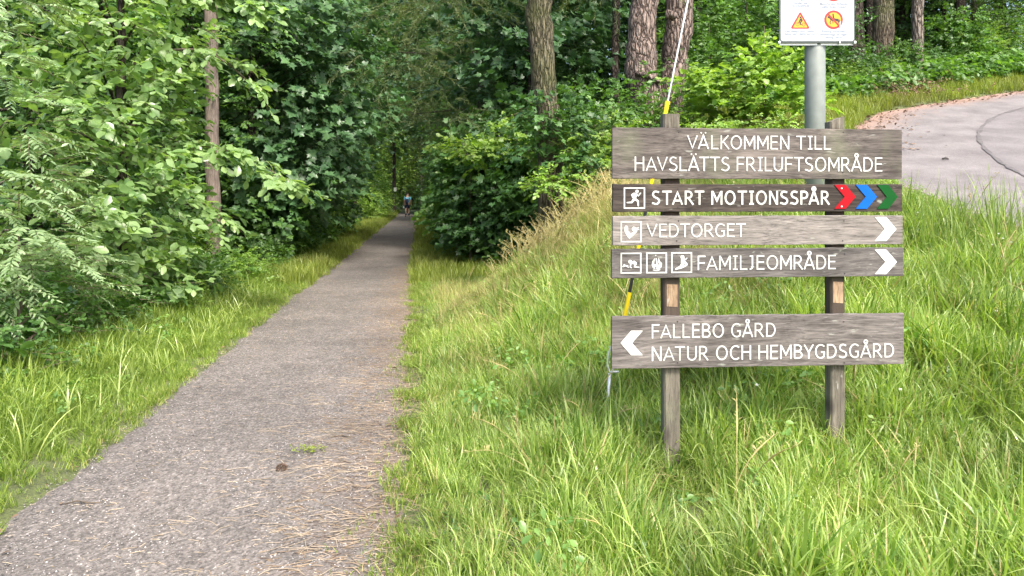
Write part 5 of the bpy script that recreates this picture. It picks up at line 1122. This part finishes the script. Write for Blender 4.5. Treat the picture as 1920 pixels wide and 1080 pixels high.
# ------------------------------------------------------------------ steel pole with the white notice panel
PY = 8.0; ppx = (1536-HX)/FPX*PY; pz = gz(ppx, PY+.11)
pole = empty('notice_pole', (ppx, PY+.11, pz)); tag(pole, 'thick grey steel pole carrying a white notice panel behind the timber sign', 'sign pole')
mb = MB(); mb.tube([(0, 0, -.3), (0, 0, 1.2), (0, 0, 3.6)], .108, 40); mb.build('pole', M['steel'], pole, sm=True)
mb = MB(); mb.tube([(0, 0, 3.6), (0, 0, 3.62), (0, 0, 3.63)], [.11, .11, .05], 40); mb.build('cap', M['steel'], pole)
def W(px, py, dy=0.0):                                     # point on the panel's front, in the pole's frame
    p = at(px, py, PY-.02); return Vector((p.x-ppx, -.13+dy, p.z-pz))
def panel_rect(x0, x1, yb, zt, r_):
    a, b = W(x0, yb), W(x1, yb); pts = []
    for (cx_, cz, a0) in ((b.x-r_, a.z+r_, -90), (b.x-r_, zt-r_, 0), (a.x+r_, zt-r_, 90), (a.x+r_, a.z+r_, 180)):
        for k in range(5): t = R(a0+k*22.5); pts.append((cx_+r_*math.cos(t), cz+r_*math.sin(t)))
    return pts
ztop = W(1500, -85).z
mb = MB(); mb.plate(panel_rect(1461.5, 1603.5, 80, ztop, .03), -.128, -.108); fr = mb.build('panel_frame', M['plate_frame'], pole)
mb = MB(); mb.plate(panel_rect(1464, 1601, 77, ztop-.015, .026), -.131, -.1285); pn = mb.build('panel', M['plate'], pole)
mb = MB(); mb.box(W(1463, 0).x, W(1602, 0).x, -.106, -.10, W(0, 84).z, W(0, 80).z); mb.build('rail', M['clip'], pole)
for px in (1461.5, 1603.5):
    p = W(px, 79); mb = MB(); mb.box(p.x-.012, p.x+.012, -.136, -.105, p.z-.016, p.z+.010); bevel(mb.build('clip', M['clip'], pole), .003)
p = W(1574.5, 78); mb = MB(); mb.box(p.x-.006, p.x+.006, -.139, -.105, p.z-.02, p.z+.012); mb.build('clip', M['clip'], pole)
for z in (2.15, 2.7):
    mb = MB(); mb.box(-.20, .20, -.1075, -.10, z, z+.04); mb.build('bracket', M['clip'], pole)
def flat(name, pts, d, mat, label=None):
    mb = MB(); mb.plate([(W(x, y).x, W(x, y).z) for x, y in pts], -.1315-d, -.1312); o = mb.build(name, mat, pn)
    if label: o['label'] = label
    return o
def circ(cx_, cy_, r_, n=36): return [(cx_+r_*math.cos(t), cy_+r_*math.sin(t)) for t in np.linspace(0, 2*math.pi, n+1)[:-1]]
def rtri(cx_, cy_, h, r_=1.6):
    c = [(cx_, cy_-h*.62), (cx_+h*.58, cy_+h*.40), (cx_-h*.58, cy_+h*.40)]; out = []
    for i in range(3):
        p = Vector(c[i]); a = (Vector(c[i-1])-p).normalized(); b = (Vector(c[(i+1) % 3])-p).normalized()
        out += [tuple(p+a*r_*2), tuple(p+(a+b)*r_*.7), tuple(p+b*r_*2)]
    return out
flat('warning_triangle', rtri(1500.5, 41, 32), .0006, M['s_red'], 'red edged yellow warning triangle with a cyclist'); flat('triangle_field', rtri(1500.5, 42.2, 23.5, .6), .0012, M['s_yellow'])
flat('ban_ring', circ(1563, 37, 17.5), .0006, M['s_red'], 'red ring on yellow forbidding riding'); flat('ring_field', circ(1563, 37, 13.6), .0012, M['s_yellow'])
flat('ban_ring', circ(1563, -15.5, 17.8), .0006, M['s_red'], 'lower rim of a red prohibition ring'); flat('ring_field', circ(1563, -15.5, 13.8), .0012, M['s_yellow'])
def stroke_px(name, lines, dots, mat, d=.0018):
    mb = MB(); k = 0
    for pts, w_ in lines:
        for i in range(len(pts)-1):
            a, b = Vector(pts[i]), Vector(pts[i+1]); n_ = Vector((-(b-a).y, (b-a).x)).normalized()*w_/2; k += 1
            mb.plate([(W(*p).x, W(*p).z) for p in (a+n_, b+n_, b-n_, a-n_)], -.1315-d-.00002*k, -.1313)
    for (x, y, r_) in dots: k += 1; mb.plate([(W(*p).x, W(*p).z) for p in circ(x, y, r_, 12)], -.1315-d-.00002*k, -.1313)
    return mb.build(name, mat, pn)
ring = lambda cx_, cy_, r_: [(cx_+r_*math.cos(t), cy_+r_*math.sin(t)) for t in np.linspace(0, 6.283, 13)]
stroke_px('cyclist_symbol', [(ring(1495.3, 45.5, 3.1), .7), (ring(1506.5, 45.8, 3.1), .7), ([(1501, 35), (1503.5, 40)], 4.4), ([(1499.5, 37), (1498, 41), (1500.5, 41)], 1.4), ([(1503, 40), (1500.5, 43), (1501.2, 47)], 2.0), ([(1495, 45.5), (1498, 41), (1501, 46), (1506, 45.5)], .8)], [(1501, 32.6, 1.9)], M['black'])
stroke_px('horse_symbol', [([(1558, 36), (1572, 38)], 5), ([(1558, 37), (1554, 31), (1552.5, 34)], 2.6), ([(1558, 38), (1556, 42), (1558, 45)], 1.5), ([(1561, 38), (1562, 44)], 1.5), ([(1570, 38), (1572, 42), (1571, 46)], 1.6), ([(1572, 38), (1574, 42)], 1.6), ([(1573, 36), (1575, 40)], 1.2), ([(1562, 28), (1563, 35)], 2.6)], [(1562, 27, 1.5), (1553.5, 32, 1.8)], M['black'])
stroke_px('ban_bar', [([(1552, 26), (1574, 49)], 2.8)], [], M['s_red'], .0034)
stroke_px('dog_symbol', [([(1497, -3), (1505, 0)], 2.5), ([(1499, -2), (1498, 1)], 1.2)], [], M['sign_blue'])
def ptext(s, px0, px1, yb, xh, mat='text_blue'):
    V, F = text_mesh(s, .012); V = V-np.array([V[:, 0].min(), 0]); a, b = W(px0, yb), W(px1, yb); sx = (b.x-a.x)/V[:, 0].max(); sz = (W(px0, yb-xh).z-a.z)/.729
    o = link('notice_text', mesh('notice_text', np.stack([a.x+V[:, 0]*sx, np.full(len(V), -.1322), a.z+V[:, 1]*sz], 1), F, M[mat]), pn); return o
ptext('Hundar ska', 1487, 1514, 7.2, 4.2); ptext('vara kopplade', 1484, 1518, 12.4, 4.2)
ptext('Motorfordon förbjudet', 1537, 1590, 9.2, 4.4); ptext('Gäller även moped', 1540, 1586, 14.6, 4.4)
ptext('Visa hänsyn som cyklist.', 1471, 1528.5, 60.2, 4.4); ptext('Sakta ned i detta kurvor', 1471, 1529, 65.4, 4.4)
ptext('Ridning förbjuden', 1541, 1585, 60.4, 4.4); ptext('Nödvändiga på vägar', 1537, 1589, 66.4, 4.4); ptext('ridning i skritt', 1546, 1580, 71.6, 4.4)
# pale sap streak on the ring
stroke_px('drip_stain', [([(1575.5, 40), (1574.5, 52)], 1.6)], [], M['plate'], .004)

# ------------------------------------------------------------------ guy wire with its yellow and black guard
GY = 5.0
guy = empty('guy_wire', at(1141, 752, GY)); tag(guy, 'taut guy wire in a yellow and black guard tube running behind the sign', 'guy wire')
o0 = guy.location.copy()
def gp(py):
    px = 1290-(py)*.2; return at(px, py, GY)-o0
mb = MB(); mb.tube([gp(620), gp(200), gp(-500)], .0058, 8); mb.build('cable', M['cable'], guy, sm=True)
for (a, b, m_, ra, rb) in [(190, 196, 'yellow', .017, .017), (196, 250, 'yellow', .0155, .010), (250, 345, 'yellow', .0125, .0125), (345, 415, 'black', .011, .011), (415, 468, 'yellow', .0125, .0125), (468, 548, 'black', .011, .011), (548, 612, 'yellow', .0135, .0135)]:
    mb = MB(); mb.tube([gp(a), gp(b)], [ra, rb], 14); gd = mb.build('guard_tube', M[m_], guy, sm=False); gd['label'] = 'yellow section' if m_ == 'yellow' else 'black section'
mb = MB(); a, b = at(1143, 700, GY)-o0, at(1139, 760, GY)-o0; mb.tube([a, b, b-Vector((.01, 0, .15))], .011, 8); mb.build('anchor_rod', M['clip'], guy, sm=True)
mb = MB(); loop = [at(x, y, GY)-o0 for x, y in [(1168, 600), (1150, 640), (1140, 665), (1139, 685), (1144, 700), (1150, 690), (1149, 665), (1158, 640), (1170, 606)]]; mb.tube(loop, .006, 8); mb.build('wire_loop', M['cable'], guy, sm=True)
mb = MB(); mb.tube([at(1143, 698, GY)-o0, at(1160, 697, GY)-o0], .008, 8); mb.build('shackle', M['clip'], guy, sm=True)

# ------------------------------------------------------------------ wooden poles along the path
def utility_pole(x, y, r_, H, label, lean=-.10, peg=True):
    root = empty('wooden_pole', (x, y, gz(x, y))); tag(root, label, 'pole', 'wooden poles along the path')
    trunk_obj([(0, 0, -.3), (lean*.33, 0, H*.33), (lean*.66, 0, H*.66), (lean, 0, H)], [r_*1.1, r_, r_*.94, r_*.88], M['w_pole'], root, 16, .03, int(y))
    root.children[0].name = 'shaft'
    if peg:
        q = random.Random(3); mb = MB()
        for k in range(9):
            z = q.uniform(.6, 5.5); a = q.uniform(-2.2, -.9); d = Vector((math.cos(a), math.sin(a), 0)); p = Vector((lean*z/H, 0, z))+d*r_*.96; mb.tube([p, p+d*.012], [.012, .008], 6)
        k_ = mb.build('knot', M['bark_dark'], root); k_['kind'] = 'stuff'
    return root
utility_pole(-6.13, 15.2, .138, 8.5, 'weathered wooden pole standing among the branches left of the path')
d2 = utility_pole(-8.40, 39.6, .10, 7, 'dark wooden pole further down the left verge', -.1, False)
x = (739-HX)/FPX*62; d3 = utility_pole(x, 62, .14, 6, 'distant dark pole with a small white plate near the walker', 0, False)
for d_ in (d2, d3): d_.children[0].data.materials[0] = M['bark_dark']
mb = MB(); p = at(741, 356, 62); mb.tube([(p.x+.02-x, -.22, p.z-.12-gz(x, 62)), (p.x+.02-x, -.20, p.z+.18-gz(x, 62))], .12, 12); mb.build('white_plate', M['white'], d3)

# ------------------------------------------------------------------ the walker
def skin_mesh(name, verts, edges, radii, mat, parent, root_i=0, sub=2):
    me = bpy.data.meshes.new(name); me.from_pydata(verts, edges, []); me.update(); o = link(name, me, parent)
    m_ = o.modifiers.new('skin', 'SKIN'); m_.use_smooth_shade = True
    for i, r_ in enumerate(radii): me.skin_vertices[0].data[i].radius = (r_, r_) if not isinstance(r_, tuple) else r_; me.skin_vertices[0].data[i].use_root = (i == root_i)
    s = o.modifiers.new('sub', 'SUBSURF'); s.levels = sub; s.render_levels = sub
    dg = bpy.context.evaluated_depsgraph_get(); dg.update(); me2 = bpy.data.meshes.new_from_object(o.evaluated_get(dg)); o.modifiers.clear(); o.data = me2; me2.materials.clear(); me2.materials.append(mat); return o
wy = 54.5; wx = (764-HX)/FPX*wy
man = empty('person', (wx, wy, .016)); tag(man, 'walker seen from behind with light blue shirt and dark backpack', 'person')
Vb = [(0, 0, .95), (0, 0, 1.12), (0, -.0, 1.32), (0, 0, 1.45), (0, .02, 1.54), (0, .03, 1.64), (0, .02, 1.74),
      (-.17, 0, 1.42), (-.24, -.01, 1.16), (-.25, .05, .92), (-.255, .08, .84), (.17, 0, 1.42), (.24, .0, 1.16), (.25, .06, .93), (.255, .09, .85),
      (-.09, 0, .90), (-.10, -.10, .50), (-.095, -.20, .10), (-.10, -.10, .04), (.09, 0, .90), (.09, .10, .50), (.085, .10, .09), (.085, .22, .04)]
Eb = [(0, 1), (1, 2), (2, 3), (3, 4), (4, 5), (5, 6), (3, 7), (7, 8), (8, 9), (9, 10), (3, 11), (11, 12), (12, 13), (13, 14), (0, 15), (15, 16), (16, 17), (17, 18), (0, 19), (19, 20), (20, 21), (21, 22)]
Rb = [(.15, .11), (.13, .10), (.16, .11), (.13, .09), .055, (.085, .10), (.07, .09), .06, .045, .035, .04, .06, .045, .035, .04, .09, .06, .045, .04, .09, .06, .045, .04]
skin_mesh('body', Vb, Eb, Rb, M['skin'], man)
skin_mesh('shirt', [(0, 0, .98), (0, 0, 1.12), (0, 0, 1.32), (0, 0, 1.46), (-.175, 0, 1.42), (-.225, -.01, 1.22), (.175, 0, 1.42), (.225, 0, 1.22)], [(0, 1), (1, 2), (2, 3), (3, 4), (4, 5), (3, 6), (6, 7)], [(.175, .13), (.16, .125), (.185, .135), (.13, .10), .082, .07, .082, .07], M['shirt'], man)
skin_mesh('shorts', [(0, 0, .98), (0, 0, .90), (-.10, 0, .86), (-.105, -.07, .60), (.10, 0, .86), (.10, .06, .60)], [(0, 1), (1, 2), (2, 3), (1, 4), (4, 5)], [(.165, .125), (.15, .12), .11, .095, .11, .095], M['navy'], man)
bp_ = skin_mesh('backpack', [(0, -.20, .90), (0, -.24, 1.03), (0, -.24, 1.20), (0, -.20, 1.34)], [(0, 1), (1, 2), (2, 3)], [(.10, .06), (.12, .09), (.125, .09), (.08, .05)], M['navy'], man)
for s in (-1, 1):
    mb = MB(); mb.tube([(s*.11, -.15, 1.10), (s*.14, -.15, 1.30), (s*.12, -.10, 1.50), (s*.11, .10, 1.50), (s*.12, .17, 1.34), (s*.12, .15, 1.10)], .018, 6); mb.build('strap', M['navy'], bp_)
skin_mesh('hair', [(0, .01, 1.66), (0, .015, 1.74), (0, .02, 1.78)], [(0, 1), (1, 2)], [(.09, .10), (.09, .105), (.05, .06)], M['hair'], man)
for (x, y, z) in ((-.10, -.15, .035), (.085, .17, .035)):
    skin_mesh('shoe', [(x, y-.08, z+.01), (x, y+.04, z+.005), (x, y+.15, z-.005)], [(0, 1), (1, 2)], [(.045, .045), (.048, .04), (.04, .028)], M['navy'], man)
for s, e in ((-1, (-.10, -.19, .12)), (1, (.085, .10, .12))):
    mb = MB(); mb.tube([e, (e[0], e[1]+.0, .24)], [.055, .058], 10); mb.build('sock', M['navy'], man, sm=True)
bag = empty('carrier_bag', (wx-.29, wy+.06, .60)); tag(bag, 'small white bag hanging from the left hand of the walker', 'bag')
skin_mesh('bag_body', [(0, 0, 0), (0, 0, .10), (0, 0, .20)], [(0, 1), (1, 2)], [(.07, .04), (.06, .04), (.025, .02)], M['white'], bag)
